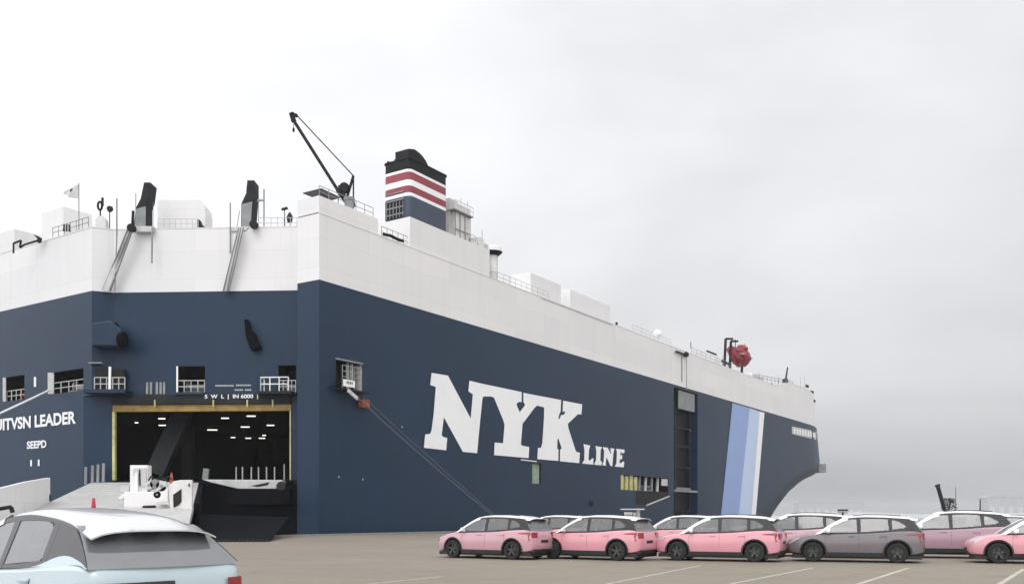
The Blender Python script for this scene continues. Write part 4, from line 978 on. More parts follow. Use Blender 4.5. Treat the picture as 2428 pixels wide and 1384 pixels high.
gp('foot', [(399, 1212), (403, 1212), (406, 1236), (399, 1236)], -.42, .3, 'black', 0)
for (x, y, r_, mm) in ((358, 1150, .28, 'lgrey'), (372, 1147, .32, 'grey'), (388, 1152, .36, 'lgrey'), (378, 1172, .25, 'lgrey')):
    mb = MB(); c = G(x, y, .4); mb.lathe([(0, -.4), (r_, -.4), (r_, -.3), (r_ * .6, -.25), (r_ * .6, .25), (r_, .3), (r_, .4), (0, .4)], c, 'y', 16); mb.build('drum', M[mm], wu, smooth=True)
    mb = MB(); mb.lathe([(0, -.45), (r_ * .3, -.45), (r_ * .3, -.38)], c, 'y', 10); mb.build('hub', M['grey'], wu)
for k in range(5):
    mb = MB(); a_ = G(352 + k * 10, 1138 + (k % 2) * 6, .2); mb.path([a_, a_ + Vector((.2, 0, .3)), a_ + Vector((.45, 0, .05))], .05); mb.build('hose', M['dark'], wu)
gp('fender_pad', [(281, 1178), (291, 1170), (301, 1171), (302, 1176), (290, 1182), (281, 1183)], .2, .5, 'white')
gp('cleat', [(284, 1152), (306, 1152), (306, 1166), (283, 1166)], .4, .4, 'lgrey')

# ------------------------------------------------------------------ mooring ropes
def rope(a, b, sag, r, m, label, name='mooring_rope', grp=None):
    a = Vector(a); b = Vector(b); pts = []
    for k in range(15):
        t_ = k / 14; p = a.lerp(b, t_); p.z -= sag * 4 * t_ * (1 - t_); pts.append(p)
    mb = MB(); mb.path(pts, r, 6); o = mb.build(name, M[m], org=a, smooth=True); tag(o, label, 'rope', grp); return o
ra = SF(h_s1[0] + 1.1, -.75, h_s1[2] - .25); rb = SF(h_s1[1] - .5, -.7, h_s1[2] - .5)
bol = W(1206, 1222, 86); bol.z = .45
rope(ra, bol, .25, .06, 'rope2', 'lower grey mooring rope from the stern quarter opening to the quay', grp='mooring ropes')
rope(rb, bol + Vector((.15, 0, .02)), .12, .045, 'rope2', 'upper thin grey mooring rope from the stern quarter opening to the quay', grp='mooring ropes')
mb = MB(); mb.lathe([(.35, 0), (.22, .1), (.2, .5), (.38, .62), (.36, .74), (0, .8)], up(bol, 0), 'z', 14)
tag(mb.build('quay_bollard', M['dark'], org=up(bol, 0), smooth=True), 'dark mooring bollard on the quay edge holding the stern quarter ropes', 'bollard')
sp0 = tf(h_t1[1] - .3, h_t1[2] + .3) - D * .3
e = W(-140, 1042, 70)
rope(sp0, e, .05, .085, 'ropew', 'thick white mooring rope running down left across the stern name', grp='mooring ropes')

# ------------------------------------------------------------------ quay side furniture
K0 = W(1497, 1244, 75); K0.z = 0
nbd = thing('notice_board', 'white notice board under a flat canopy on the quay behind the pink cars', 'sign', tuple(K0))
mb = MB(); q = lambda x, y, dy=0: W(x, y, 75 + dy)
mb.tube(up(q(1513, 0), 0), q(1513, 1206), .16, 8); mb.build('post', M['lgrey'], nbd)
mb = MB(); mb.tube(up(q(1486, 0), 0), q(1486, 1236), .06, 8); mb.build('post', M['lgrey'], nbd)
mb = MB(); mb.box(q(1472, 0).x, q(1526, 0).x, 74.4, 75.6, q(0, 1208).z, q(0, 1205).z); mb.build('canopy', M['lgrey'], nbd)
mb = MB(); mb.box(q(1480, 0).x, q(1499, 0).x, 74.9, 75, q(0, 1240).z, q(0, 1213).z); bd = mb.build('board', M['letter'], nbd)
for k in range(4):
    mb = MB(); mb.box(q(1483, 0).x, q(1496 - (k % 2) * 3, 0).x, 74.88, 74.897, q(0, 1221 + k * 4).z, q(0, 1219 + k * 4).z); mb.build('text_line', M['dark'], bd)
mb = MB(); mb.prism([q(1501, 1214), q(1507, 1214), q(1509, 1240), q(1505, 1240)], (0, .1, 0)); mb.build('side_panel', M['letter'], nbd)

def lamp_post(px, ytop, Y, label, dark=False, arm=1):
    P = Vector(((px - CX) / F * Y, Y, 0)); zt_ = CZ + (HY - ytop) / F * Y
    t_ = thing('lamp_post', label, 'lamp post', tuple(P))
    MB().tube(P, up(P, zt_), .14, 8, .08).build('pole', M['dark' if dark else 'grey'], t_)
    mb = MB(); mb.bar(up(P, zt_), up(P, zt_) + Vector((-.9 * arm, 0, .1)), .1, .1); mb.bar(up(P, zt_) + Vector((-.9 * arm, 0, .08)), up(P, zt_) + Vector((-1.6 * arm, 0, .14)), .25, .12); mb.build('lamp_head', M['lgrey'], t_)
lamp_post(2266, 1154, 165, 'tall thin pale lamp post beyond the parked cars, right of the leaning boom')
lamp_post(2324, 1182, 140, 'short dark lamp post at far right behind the white car roofs', True, .3)
# leaning boom of a parked mobile crane
P = Vector(((2240 - CX) / F * 150, 150, 0))
bm_ = thing('mobile_crane', 'distant mobile crane with its black boom leaning left, behind the mauve car', 'crane', tuple(P))
mb = MB(); mb.bar(W(2240, 1210, 150), W(2223, 1150, 150), .5, .5, (0, 1, 0)); mb.build('boom', M['black'], bm_, bevel=.05)
mb = MB(); mb.bar(W(2224, 1153, 150), W(2222, 1148, 150), .6, .6, (0, 1, 0)); mb.build('boom_tip', M['dark'], bm_)
mb = MB(); mb.box(P.x - 1.8, P.x + 3.0, 149, 151.5, .6, 1.3); mb.build('chassis', M['dark'], bm_, bevel=.1)
mb = MB(); mb.box(P.x + .3, P.x + 1.6, 149.3, 150.5, 1.3, 2.5); mb.build('cab', M['grey'], bm_, bevel=.1)
for k in (-1.1, .6, 2.3):
    mb = MB(); mb.lathe([(0, -.2), (.5, -.2), (.5, .2), (0, .2)], (P.x + k, 149.0, .5), 'y', 12); mb.build('wheel', M['rubber'], bm_)
# small tree by the crane
P = W(2250, 0, 158); P.z = 0
tr = thing('small_tree', 'small hazy bush-like tree right beside the leaning crane boom', 'tree', tuple(P))
mb = MB(); mb.tube(P, P + Vector((.1, 0, 2.2)), .18, 7, .1)
for k in range(6): mb.tube(P + Vector((.05, 0, 1.5 + k * .15)), P + Vector((random.uniform(-1, 1), random.uniform(-1, 1), random.uniform(3, 4.4))), .07, 5, .02)
mb.build('trunk', M['bark'], tr)
mb = MB()
for k in range(420):
    a = random.uniform(0, 2 * pi); r_ = random.random() ** .6 * 1.35; z_ = 2.3 + random.random() ** .8 * 2.3; r_ *= 1 - .18 * abs(z_ - 3)
    c = P + Vector((r_ * cos(a), r_ * sin(a), z_)); u = Vector((random.uniform(-1, 1), random.uniform(-1, 1), random.uniform(-1, 1))).normalized() * .14; v = u.cross(Vector((.3, .5, .8))).normalized() * .1
    mb.add([c - u, c + v, c + u, c - v], [(0, 1, 2, 3)])
mb.build('crown', M['leaf'], tr)
# small lattice gantry
P = W(1998, 0, 190); P.z = 0
gt = thing('floodlight_rack', 'small dark floodlight rack on a post in the distance between two car roofs', 'lighting rack', tuple(P))
mb = MB(); mb.tube(P, up(P, W(0, 1214, 190).z), .2, 6); mb.build('post', M['dark'], gt)
for y in (1210, 1213, 1217): mb = MB(); mb.bar(W(1986, y, 190), W(2009, y, 190), .15, .12); mb.build('rack_bar', M['dark'], gt)
for x in (1989, 1995, 2001, 2007): mb = MB(); z_ = W(x, 1210, 190); mb.box(z_.x - .25, z_.x + .25, 189.7, 190, z_.z - .05, z_.z + .3); mb.build('lamp_head', M['dark'], gt)
# far hazy sheds and land across the water
def shed(px0, px1, ytop, Y, label, depth=40):
    X0 = (px0 - CX) / F * Y; X1 = (px1 - CX) / F * Y; zt_ = CZ + (HY - ytop) / F * Y
    t_ = thing('harbour_shed', label, 'warehouse', ((X0 + X1) / 2, Y, -3))
    mb = MB(); mb.box(X0, X1, Y, Y + depth, -3, zt_ - 2.5); mb.build('wall', M['farmat'], t_)
    mb = MB(); mb.prism([(X0 - 2, Y - 1, zt_ - 2.5), (X1 + 2, Y - 1, zt_ - 2.5), (X1 - 4, Y - 1, zt_), (X0 + 4, Y - 1, zt_)], (0, depth + 2, 0)); mb.build('roof', M['farmat'], t_)
    k = 8
    for i in range(k):
        a_ = X0 + (X1 - X0) * (i + .25) / k; mb = MB(); mb.box(a_, a_ + (X1 - X0) / k * .5, Y - .1, Y, 0, (zt_ - 3) * .5); mb.build('door', M['lgrey'], t_)
shed(1892, 2048, 1188, 2700, 'long low faint grey shed across the water just right of the bow')
shed(2342, 2520, 1176, 2300, 'taller faint grey shed across the water at the right edge')
mb = MB(); pts_ = [(-100, 0)]
X = -300; V = []; Fs = []
for i in range(90):
    X = -300 + i * 30; hgt = 3 + 5 * abs(sin(i * .21)) + 3 * sin(i * .57 + 1) + random.random() * 1.5
    V += [(X, 2000, -3.5), (X, 2020, max(0, hgt)), (X, 2120, -3.5)]
for i in range(89):
    for k in range(2): Fs.append((i * 3 + k, (i + 1) * 3 + k, (i + 1) * 3 + k + 1, i * 3 + k + 1))
mb.add(V, Fs); struct(mb.build('far_shore', M['farmat']))

# ------------------------------------------------------------------ cars
def lerp(a, b, t): return a + (b - a) * t
def cr_spline(tab, x):   # monotone-ish smooth interpolation of rows
    n = len(tab)
    for i in range(n - 1):
        if x <= tab[i + 1][0] or i == n - 2:
            a, b = tab[i], tab[i + 1]; t = (x - a[0]) / (b[0] - a[0]); t = max(0, min(1, t))
            res = []
            for k in range(1, len(a)):
                def sl(j):
                    if j <= 0: return (tab[1][k] - tab[0][k]) / (tab[1][0] - tab[0][0])
                    if j >= n - 1: return (tab[-1][k] - tab[-2][k]) / (tab[-1][0] - tab[-2][0])
                    d0 = (tab[j][k] - tab[j - 1][k]) / (tab[j][0] - tab[j - 1][0]); d1 = (tab[j + 1][k] - tab[j][k]) / (tab[j + 1][0] - tab[j][0])
                    return 0 if d0 * d1 <= 0 else 2 * d0 * d1 / (d0 + d1)
                hh = b[0] - a[0]; m0, m1 = sl(i) * hh, sl(i + 1) * hh
                res.append((2 * t**3 - 3 * t**2 + 1) * a[k] + (t**3 - 2 * t**2 + t) * m0 + (-2 * t**3 + 3 * t**2) * b[k] + (t**3 - t**2) * m1)
            return res
# x from the rear bumper forward; bottom, top, half width
BODY = [(0.00, .46, .80, .62), (.03, .38, .94, .74), (.10, .32, 1.06, .82), (.30, .27, 1.10, .885), (.85, .24, 1.08, .915), (1.6, .23, 1.03, .915), (2.4, .23, 1.0, .915), (3.1, .24, .985, .91), (3.55, .25, .96, .90), (4.0, .26, .89, .865), (4.28, .28, .80, .79), (4.42, .32, .72, .68), (4.49, .42, .62, .50)]
GT = [(.10, 1.07), (.20, 1.20), (.34, 1.38), (.48, 1.50), (.8, 1.555), (1.4, 1.592), (1.9, 1.60), (2.3, 1.58), (2.55, 1.53), (2.8, 1.42), (3.1, 1.24), (3.45, 1.0), (3.52, .955)]
RTOP = 1.6
GT_FAST = [(.10, 1.07), (.26, 1.19), (.46, 1.33), (.66, 1.45), (.95, 1.52), (1.4, 1.572), (1.9, 1.60), (2.3, 1.58), (2.55, 1.53), (2.8, 1.42), (3.1, 1.24), (3.45, 1.0), (3.52, .955)]
ROOFX = .50
def gtop(x): return cr_spline(GT, x)[0]
def gw(z): return .835 - .25 * max(0, (z - 1.0)) / .6      # half width of the glasshouse at height z
WX = (.86, 3.58); WR = .345
paint_cache = {}
def paint(name, col, dirt=0., coat=.7):
    m = mat(name, col, .35, 0., vary=.04, scale=1.2, coat=coat, stain=((.22, .20, .19), dirt, 2.2) if dirt else None)
    return m
def carpart(name, bmx, m, parent, smooth=True):
    return bmx.build(name, m, parent, smooth=smooth)
def build_car(name, label, pm, rm, glass, group, glass_rear=None, near=False):
    car = thing(name, label, 'car', (0, 0, 0), group, world=False)
    # body loft with wheel arches cut
    xs = [0, .015, .03, .06, .1, .16, .23] + lin(.3, 4.0, 30) + [4.08, 4.16, 4.22, 4.28, 4.34, 4.38, 4.42, 4.46, 4.49]
    ringp = []
    def ring_(x):
        zb, zt, hw = cr_spline(BODY, x)
        mid = lerp(zb, zt, .45)
        half = [(0, zb), (hw * .86, zb), (hw * .955, zb + .05), (hw * .985, lerp(zb, zt, .25)), (hw * 1.0, mid), (hw * 1.0, lerp(zb, zt, .62)), (hw * .985, lerp(zb, zt, .74)), (hw * .985 - .015, lerp(zb, zt, .84)), (hw * .955, lerp(zb, zt, .93)), (hw * .90, zt - .012), (hw * .82, zt + .006), (hw * .45, zt + .03), (0, zt + .038)]
        return [(x, y, z) for y, z in half] + [(x, -y, z) for y, z in half[-2:0:-1]]
    rs = [ring_(x) for x in xs]; n = len(rs[0])
    mb = MB(); mb.add([p for r in rs for p in r], [(k * n + i, k * n + (i + 1) % n, (k + 1) * n + (i + 1) % n, (k + 1) * n + i) for k in range(len(xs) - 1) for i in range(n)] + [tuple(range(n))[::-1], tuple(range((len(xs) - 1) * n, len(xs) * n))])
    body = mb.build('body', pm, car, smooth=True)
    cut = MB()
    for wx in WX:
        for sgn in (1, -1): cut.lathe([(0.0, .50 * sgn), (WR + .075, .50 * sgn), (WR + .075, 1.1 * sgn), (0.0, 1.1 * sgn)], (wx, 0, WR), 'y', 28)
    co_ = cut.build('cut', M['plastic'])
    bmw = bmesh.new(); bmw.from_mesh(co_.data); bmesh.ops.remove_doubles(bmw, verts=bmw.verts, dist=1e-4); bmesh.ops.recalc_face_normals(bmw, faces=bmw.faces); bmw.to_mesh(co_.data); bmw.free()
    md = body.modifiers.new('b', 'BOOLEAN'); md.operation = 'DIFFERENCE'; md.object = co_; md.solver = 'EXACT'
    try: md.material_mode = 'TRANSFER'
    except Exception: pass
    dg = bpy.context.evaluated_depsgraph_get(); me = bpy.data.meshes.new_from_object(body.evaluated_get(dg))
    body.modifiers.clear(); body.data = me; bpy.data.objects.remove(co_)
    for p in me.polygons: p.use_smooth = True
    me.set_sharp_from_angle(angle=radians(32))
    # black sill and arch cladding
    for sg in (1, -1):
        mb = MB()
        y = .925 * sg
        a0, a1 = WX[0] + WR + .08, WX[1] - WR - .08
        mb.hexa([(a0, y * .94, .20), (a1, y * .94, .20), (a1, y * .99, .20), (a0, y * .99, .20), (a0, y * .94, .34), (a1, y * .94, .34), (a1, y * 1.0, .34), (a0, y * 1.0, .34)])
        for wx in WX:
            prev = None
            for k in range(15):
                a = radians(-8 + 196 * k / 14); r0, r1 = WR + .06, WR + .115
                yy0 = .70 * sg; wloc = cr_spline(BODY, wx + r1 * cos(a))[2] + .012; yy1 = min(.93, wloc) * sg
                q = [(wx + r0 * cos(a), yy1, WR + r0 * sin(a)), (wx + r1 * cos(a), yy1, WR + r1 * sin(a)), (wx + r1 * cos(a), yy0, WR + r1 * sin(a)), (wx + r0 * cos(a), yy0, WR + r0 * sin(a))]
                if prev: mb.add(prev + q, [(0, 1, 5, 4), (0, 4, 7, 3)])
                prev = q
        mb.build('cladding', M['plastic'], car, smooth=True)
    mb = MB(); mb.box(.03, .3, -.70, .70, .24, .44); mb.build('rear_bumper', M['plastic'], car, bevel=.03)
    mb = MB(); mb.prism([(4.34, -.62, .30), (4.34, .62, .30), (4.50, .42, .30), (4.50, -.42, .30)], (0, 0, .22)); mb.build('grille', M['plastic'], car, bevel=.02)
    mb = MB(); mb.box(.1, 4.3, -.80, .80, .13, .26); mb.build('underbody', M['plastic'], car)  # box set low and wide to deepen the shade under the car
    # glasshouse pieces
    xb0, xb1 = .13, 3.50
    side_top = lambda x: gtop(x) - .045
    def sp_(x, z, sg, o=0.): return (x, (gw(z) + o) * sg, z)
    def panel(pts, sg, o, th=.012):   # side panel polygon with x,z corners, follows the tumblehome
        p = [Vector(sp_(x, z, sg, o)) for x, z in pts]; return p
    zb_ = lambda x: cr_spline(BODY, max(0, min(4.4, x)))[1] - .012
    # daylight opening outline
    wins = [
        [(3.28, zb_(3.28) + .05), (3.05, zb_(3.05) + .17), (2.78, 1.335), (2.55, 1.43), (2.36, 1.475), (2.16, 1.49), (2.12, zb_(2.1) + .04)],
        [(2.03, zb_(2.0) + .04), (2.05, 1.495), (1.6, 1.50), (1.25, 1.485), (1.16, 1.46), (1.10, zb_(1.1) + .06)],
        [(1.02, zb_(1.02) + .08), (1.06, 1.45), (.86, 1.42), (.66, 1.31), (.58, 1.24), (.66, zb_(.7) + .10)]]
    if near: wins[1] = [(2.03, zb_(2.0) + .04), (2.05, 1.495), (1.6, 1.502), (1.36, 1.492), (1.24, 1.465), (1.15, 1.41), (1.10, 1.33), (1.08, 1.23), (1.12, zb_(1.1) + .10), (1.2, zb_(1.2) + .055)]
    for sg in (1, -1):
        for wpts in (wins[:2] if near else wins):
            mb = MB(); p = panel(wpts, sg, .0); mb.add(p, [tuple(range(len(p)))]); mb.build('side_window', glass, car, smooth=False)
        # black surround made of bars following the surface
        mb = MB()
        strip = []
        for x in lin(.30, 3.46, 44):
            strip.append(x)
        def addstrip(lo, hi, x0, x1, o, k=30):
            pr = None
            for x in lin(x0, x1, k):
                a, b = lo(x), hi(x)
                q = [Vector(sp_(x, a, sg, o)), Vector(sp_(x, b, sg, o)), Vector(sp_(x, b, sg, o - .03)), Vector(sp_(x, a, sg, o - .03))]
                if pr: mb.add(pr + q, [(0, 1, 5, 4), (1, 2, 6, 5), (3, 0, 4, 7)])
                pr = q
        def wtop(x):
            for wpts in wins: pass
            return cr_spline([(.45, 1.13), (.6, 1.27), (.86, 1.42), (1.25, 1.485), (1.6, 1.5), (2.1, 1.492), (2.4, 1.47), (2.6, 1.41), (2.78, 1.335), (3.05, zb_(3.05) + .17), (3.3, zb_(3.3) + .05), (3.48, zb_(3.48))], x)[0]
        def wbot(x): return cr_spline([(.45, zb_(.45) + .02), (.7, zb_(.7) + .10), (1.1, zb_(1.1) + .06), (2.0, zb_(2) + .04), (3.2, zb_(3.2) + .045), (3.46, zb_(3.46))], x)[0]
        addstrip(zb_, wbot, .22, 3.44, .006)
        addstrip(wtop, lambda x: max(wtop(x) + .002, side_top(x)), .50, 2.62, .006)
        for (xa, xb, zt_) in ((2.02, 2.13, 1.495), (1.02, 1.12, 1.465)):
            p = [Vector(sp_(xa, zb_(xa), sg, .008)), Vector(sp_(xb, zb_(xb), sg, .008)), Vector(sp_(xb + .04, zt_, sg, .008)), Vector(sp_(xa + .02, zt_, sg, .008))]
            q = [Vector((v.x, v.y - .04 * sg, v.z)) for v in p]; mb.hexa(p + q)
        # rear quarter panel
        p = ([(.14, zb_(.2)), (1.14, zb_(1.1) + .07), (1.17, 1.46), (1.25, side_top(1.2))] if near else [(.14, zb_(.2)), (.66, zb_(.66) + .08), (.57, 1.24), (.66, 1.31), (.84, 1.41)]) + [(x, gtop(x) - .012 - .03 * max(0, (x - .35) / .55)) for x in (.9, .7, .55, .48, .41, .34, .27, .2, .15, .11)]
        pp = [Vector(sp_(x, z, sg, .007)) for x, z in p]; mb.add(pp, [tuple(range(len(pp)))])
        mb.build('window_frame', M['pillar'] if near else M['plastic'], car)
        if near:   # body shoulder kicking up below the rear pillar
            mb = MB(); addstrip(zb_, lambda x: zb_(x) + .004 + .085 * (.5 + .5 * cos(pi * min(1, abs((x - .68) / .62)))), .12, 1.30, .012)
            mb.build('shoulder', pm, car, smooth=True)
        # front pillar in roof colour
        mb = MB(); pr = None
        for x in lin(2.45, 3.50, 16):
            zt_ = gtop(x); a, b = max(zb_(x), side_top(x) - .055), zt_ - .012
            a = min(a, b - .01)
            q = [Vector(sp_(x, a, sg, .010)), Vector(sp_(x, lerp(a, b, .7), sg, .012)), Vector((x, (gw(b) - .06) * sg, b + .022)), Vector((x, (gw(b) - .07) * sg, b - .02))]
            if pr: mb.add(pr + q, [(0, 1, 5, 4), (1, 2, 6, 5), (2, 3, 7, 6)])
            pr = q
        mb.build('front_pillar', rm, car, smooth=True)
    # windscreen and rear window
    def screen(x0, x1, nm, gm, ins=.03):
        mb = MB(); V = []; nx, ny = 8, 8
        for i in range(nx + 1):
            x = lerp(x0, x1, i / nx); z = gtop(x); hw = gw(z) - ins
            for j in range(ny + 1):
                t_ = j / ny * 2 - 1; V.append((x + (.06 * (1 - t_ * t_) if x > 1.5 else -.07 * (1 - t_ * t_)), hw * t_, z - .015 - .02 * t_ * t_ * 0))
        mb.add(V, [(i * (ny + 1) + j, i * (ny + 1) + j + 1, (i + 1) * (ny + 1) + j + 1, (i + 1) * (ny + 1) + j) for i in range(nx) for j in range(ny)])
        return mb.build(nm, gm, car, smooth=True)
    screen(2.50, 3.52, 'windscreen', glass); screen(.10, .55 if not near else .72, 'rear_window', glass_rear or glass, -.004)
    # roof with spoiler
    mb = MB(); V = []; xsr = lin(.24 if not near else .33, 2.62, 26); ny = 12
    for x in xsr:
        z = gtop(max(x, ROOFX)) - (max(0, ROOFX - x)) * (.16 if not near else .24); hw = gw(z) + .004
        if x < .5: hw += (.5 - x) * .05
        for j in range(ny + 1):
            t_ = j / ny * 2 - 1; e_ = abs(t_) ** 5
            bow = (.05 * (1 - t_ * t_)) * (1 if x > 2.3 else (-1 if x < .35 else 0))
            V.append((x + bow, hw * t_ * (1 - .02 * e_), z + .022 - .062 * e_ + .012 * (1 - t_ * t_)))
    nv_ = ny + 1; top = [(i * nv_ + j, i * nv_ + j + 1, (i + 1) * nv_ + j + 1, (i + 1) * nv_ + j) for i in range(len(xsr) - 1) for j in range(ny)]
    mb.add(V, top); V2 = [(x, y * .99, z - .012 - .023 * min(1, max(0, (x - .28) / .4))) for x, y, z in V]; mb.add(V2, top)
    o0 = len(V)
    for i in range(len(xsr) - 1):
        for j in (0, ny): mb.f.append((i * nv_ + j, (i + 1) * nv_ + j, (i + 1) * nv_ + j + o0, i * nv_ + j + o0))
    for i in (0, len(xsr) - 1):
        for j in range(ny): mb.f.append((i * nv_ + j, i * nv_ + j + 1, i * nv_ + j + 1 + o0, i * nv_ + j + o0))
    mb.build('roof', rm, car, smooth=True)
    if not near: mb = MB(); mb.prism([(.30, -.55, 1.445), (.30, .55, 1.445), (.55, .58, 1.50), (.55, -.58, 1.50)], (0, 0, -.05)); mb.build('spoiler_lamp_bar', M['plastic'], car)
    for sg in (1, -1):
        mb = MB(); near or mb.path([(.75, .50 * sg, 1.60), (1.2, .51 * sg, 1.635), (1.9, .51 * sg, 1.64), (2.3, .50 * sg, 1.605)], .014, 6); near or mb.build('roof_rail', M['plastic'], car)
        # tail lamps, wrapped round the corner: T-shaped
        def skin(x, z, o=.008):
            zb, zt, hw = cr_spline(BODY, max(x, .0)); t_ = (z - zb) / (zt - zb)
            f_ = cr_spline([(0, .86), (.25, .985), (.45, 1.0), (.62, 1.0), (.74, .985), (.84, .97), (.93, .955), (1.0, .9)], t_)[0]
            return Vector((x, (hw * f_ + o) * sg, z))
        mb = MB()
        if near:
            for part_, a_, b_, mm_ in ((('tail_lamp', .60, .80, 'lampred'),) if sg < 0 else (('tail_lamp', .0, .80, 'pillar'),)):
                q_ = []
                for k in range(5):
                    yy = lerp(a_, b_, k / 4); xx = -.03 + .07 * max(0, yy - .55) / .25; q_ += [(xx, yy * sg, .80), (xx + .006, yy * sg, .925)]
                m_ = MB(); m_.add(q_, [(2 * k, 2 * k + 2, 2 * k + 3, 2 * k + 1) for k in range(4)])
                if True:
                    w_ = [skin(x, z, .02) for x in (.055, .14, .24) for z in (.80, .925)]; m_.add(w_, [(0, 2, 3, 1), (2, 4, 5, 3)]); m_.add([q_[8], q_[9], w_[0], w_[1]], [(0, 2, 3, 1)])
                m_.build(part_, M[mm_], car)
            rows = None
        if not near: rows = [[(.045, 1.00), (.12, 1.005), (.25, 1.0), (.42, .985), (.60, .965)], [(.04, .93), (.12, .93), (.25, .93), (.42, .935), (.60, .950)]]
        if not near: V = [skin(x, z) for r in rows for x, z in r]; mb.add(V, [(i, i + 1, i + 6, i + 5) for i in range(4)])
        V = [skin(x, z) for x, z in ((.06, .93), (.15, .93), (.20, .93), (.10, .72), (.14, .70), (.16, .70))]; mb.add(V, [(0, 1, 4, 3), (1, 2, 5, 4)])
        mb.add([(.012, .45 * sg, .93), (.035, .74 * sg, .93), (.035, .74 * sg, 1.0), (.012, .45 * sg, 1.0)], [(0, 1, 2, 3)])
        mb.add([(-.012, .50 * sg, .80), (.028, .78 * sg, .80), (.028, .78 * sg, .99), (-.012, .50 * sg, .99), (.06, .5 * sg, .8), (.1, .78 * sg, .8), (.1, .78 * sg, .99), (.06, .5 * sg, .99)], [(0, 1, 2, 3), (4, 5, 6, 7), (0, 1, 5, 4), (2, 3, 7, 6), (0, 3, 7, 4), (1, 2, 6, 5)])
        if not near: mb.build('tail_lamp', M['lampred'], car)
        # headlamp
        mb = MB(); rows = [[(4.02, .845), (4.18, .80), (4.30, .745), (4.40, .69)], [(4.06, .79), (4.18, .73), (4.30, .66), (4.40, .60)]]
        V = [skin(x, z, .010) for r in rows for x, z in r]; mb.add(V, [(i, i + 1, i + 5, i + 4) for i in range(3)]); mb.build('headlight', M['lampclr'], car)
        # mirror
        mb = MB(); mb.hexa([(3.00, .86 * sg, 1.03), (3.16, .86 * sg, 1.03), (3.12, 1.06 * sg, 1.03), (3.00, 1.06 * sg, 1.03), (3.00, .88 * sg, 1.17), (3.13, .88 * sg, 1.16), (3.09, 1.05 * sg, 1.15), (3.00, 1.05 * sg, 1.17)]); mb.box(3.02, 3.12, min(.80 * sg, .90 * sg), max(.80 * sg, .90 * sg), .99, 1.04)
        mb.build('wing_mirror', rm, car, bevel=.025)
        for hx in (2.22, 1.22):
            p = skin(hx, .90, .012); mb = MB(); mb.bar(p, skin(hx + .2, .895, .012), .03, .022); mb.build('door_handle', pm, car)
        # door seams
        mb = MB()
        for sx in (3.16, 2.08, 1.20):
            pts = [skin(sx - .03 * (k == 0), z, .001) for k, z in enumerate((.36, .5, .65, .8, .93))]
            for a, b in zip(pts[:-1], pts[1:]): mb.bar(a, b, .008, .006, (1, 0, 0))
        mb.build('door_seam', M['plastic'], car)
        # seats
        for sx in (2.25, 1.3):
            mb = MB(); y = .38 * sg
            mb.hexa([(sx, y - .24, .7), (sx + .14, y - .24, .7), (sx + .14, y + .24, .7), (sx, y + .24, .7), (sx - .14, y - .20, 1.2), (sx - .05, y - .20, 1.2), (sx - .05, y + .20, 1.2), (sx - .14, y + .20, 1.2)])
            mb.hexa([(sx - .16, y - .12, 1.24), (sx - .07, y - .12, 1.24), (sx - .07, y + .12, 1.24), (sx - .16, y + .12, 1.24), (sx - .18, y - .10, 1.39), (sx - .10, y - .10, 1.39), (sx - .10, y + .10, 1.39), (sx - .18, y + .10, 1.39)])
            mb.build('seat', M['seat'], car, bevel=.03)
        for wx in WX:
            mb = MB(); r = WR
            mb.lathe([(r * .64, -.105), (r * .9, -.11), (r * .975, -.09), (r, -.05), (r, .05), (r * .975, .09), (r * .9, .11), (r * .64, .105)], (wx, .815 * sg, r), 'y', 26); ty = mb.build('tyre', M['rubber'], car, smooth=True)
            mb = MB(); yo = (.815 + .085) * sg; yi = (.815 + .03) * sg
            mb.lathe([(r * .66, 0), (r * .60, .02 * sg), (r * .60, -.12 * sg), (0, -.12 * sg)], (wx, yo, r), 'y', 24)
            mb.lathe([(0, .012 * sg), (.05, .012 * sg), (.06, -.03 * sg)], (wx, yo, r), 'y', 12)
            for k in range(5):
                for dd in (-.16, .16):
                    a = 2 * pi * k / 5 + .3; mb.bar((wx + .04 * cos(a), yo - .02 * sg, r + .04 * sin(a)), (wx + r * .61 * cos(a + dd), yo - .005 * sg, r + r * .61 * sin(a + dd)), .028, .03, (0, 1, 0))
            mb.build('rim', M['alloy'], ty, smooth=False)
    mb = MB(); mb.box(2.95, 3.35, -.7, .7, .9, 1.0); mb.build('dashboard', M['plastic'], car, bevel=.04)
    mb = MB(); mb.box(-.012, .02, -.24, .24, .62, .72); mb.build('plate_recess', M['plastic'], car)
    if near:
        mb = MB(); mb.box(.48, .51, -.07, .07, 1.375, 1.395); mb.build('badge', M['alloy'], car)
    else:
        mb = MB(); mb.lathe([(0, -.012), (.04, -.010), (.045, 0)], (.03, 0, .90), 'x', 12); mb.build('badge', M['alloy'], car)
    return car
def copy_tree(o, parent=None):
    c = o.copy(); C.objects.link(c)
    if parent: c.parent = parent
    for ch in list(o.children): copy_tree(ch, c)
    return c
def place(car, px, Y, phi, wx=WX[0]):
    """put the car so that its near-side wheel at wx touches the ground at px and depth Y; phi = heading angle away from due left"""
    phi = radians(phi); fw = Vector((-cos(phi), sin(phi), 0)); lf = Vector((-sin(phi), -cos(phi), 0))
    P = Vector(((px - CX) / F * Y, Y, 0)); o = P - fw * wx - lf * .9
    car.location = o; car.rotation_euler = (0, 0, math.atan2(fw.y, fw.x))
G1 = 'pink cars parked in the front row'; G2 = 'cars parked in the row behind'
pink = paint('pink_car_paint', (.64, .29, .335)); wroof = paint('white_roof_paint', (.80, .80, .80))
p1 = build_car('parked_car', 'dull pink car with white roof, leftmost of the front row, nearest the stern door', pink, wroof, M['glass'], G1)
bpy.context.view_layer.update()
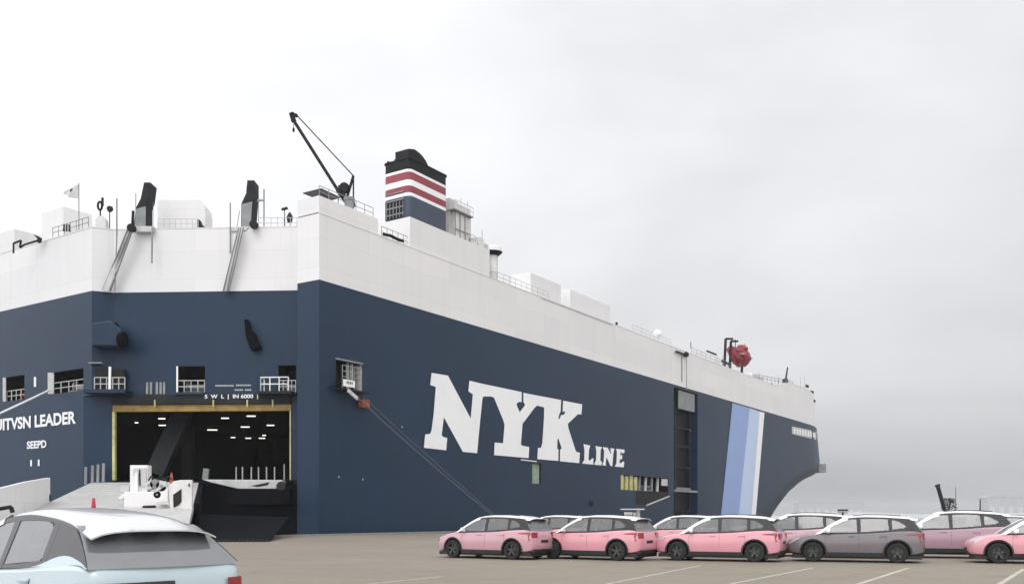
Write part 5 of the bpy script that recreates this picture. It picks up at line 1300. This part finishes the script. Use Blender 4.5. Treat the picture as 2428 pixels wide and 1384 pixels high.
def variant(src, label, group, pm=None, rm=None):
    c = copy_tree(src); c['label'] = label; c['group'] = group
    if pm:
        for ch in c.children:
            for i, s_ in enumerate(ch.material_slots):
                if s_.material in (pink,) or (rm and s_.material == wroof):
                    tgt = pm if s_.material == pink else rm
                    me = ch.data.copy(); me.materials[i] = tgt; ch.data = me
    return c
place(p1, 1213, 33.7, 34)
pale = paint('pale_dusty_pink_paint', (.52, .29, .335), .3)
c2_ = variant(p1, 'pink car with white roof in the front row, under the small letters LINE', G1); place(c2_, 1462, 32.9, 34.5)
c3_ = variant(p1, 'pink car with white roof parked below the pale blue bow stripes', G1); place(c3_, 1789, 31.9, 25)
greyp = paint('grey_car_paint', (.15, .13, .14), .3); mauve = paint('dusty_mauve_car_paint', (.36, .23, .28), .5); dusty = paint('dusty_pink_car_paint', (.55, .33, .37), .5)
c4_ = variant(p1, 'grey car with white roof in the front row, right of the bow', G1, greyp); c4_['group'] = 'cars parked in the front row'
place(c4_, 2128, 31.2, 22)
c5_ = variant(p1, 'pink car cut off by the right edge, only its front end showing', G1); place(c5_, 2368, 31.0, 20, WX[1])
for c in (p1, c2_, c3_, c4_, c5_): c['group'] = 'cars parked in the front row'
b1 = variant(p1, 'pink car in the back row, seen between the two leftmost front cars', G2); place(b1, 1355, 40, 32)
b2 = variant(p1, 'pink car in the back row behind the gap below the notice board', G2); place(b2, 1668, 40, 30)
b3 = variant(p1, 'dusty pink car in the back row, directly right of the bow stripes', G2, dusty); place(b3, 1972, 35.6, 24); b3.scale = (1.04, 1.04, 1.05)
b4 = variant(p1, 'dusty mauve car in the back row between the grey car and the rightmost pink car', G2, mauve); place(b4, 2352, 34.2, 22); b4.scale = (1.07, 1.07, 1.1)
b5 = variant(p1, 'distant pale car whose white roof shows behind the mauve car', G2, dusty); place(b5, 2440, 43, 24)
b6 = variant(p1, 'distant pink car whose white roof shows behind the gap beside the bow stripes', G2); place(b6, 1745, 47, 30)
for ch in p1.children:
    for i, s_ in enumerate(ch.material_slots):
        if s_.material == pink: me = ch.data.copy(); me.materials[i] = pale; ch.data = me
ice = paint('pale_blue_car_paint', (.40, .49, .52), coat=.9)
silver = paint('pale_silver_roof_paint', (.52, .53, .54), coat=.8)
GT_KEEP = GT; GT = GT_FAST; ROOFX = .66
near = build_car('parked_car', 'large pale ice blue car with white roof in the left foreground, seen from behind', ice, silver, M['glass2'], None, M['glass2'], near=True)
GT = GT_KEEP
near.scale = (1.04, 1.0, 1.035)
phi = radians(41); fw = Vector((-cos(phi), sin(phi), 0)); lf = Vector((-sin(phi), -cos(phi), 0))
RC = Vector(((594 - CX) / F * 9.9, 9.9, 0))      # right rear corner
near.location = RC + lf * .88 ; near.rotation_euler = (0, 0, math.atan2(fw.y, fw.x))

for o in bpy.data.objects:
    if 'org' in o: del o['org']
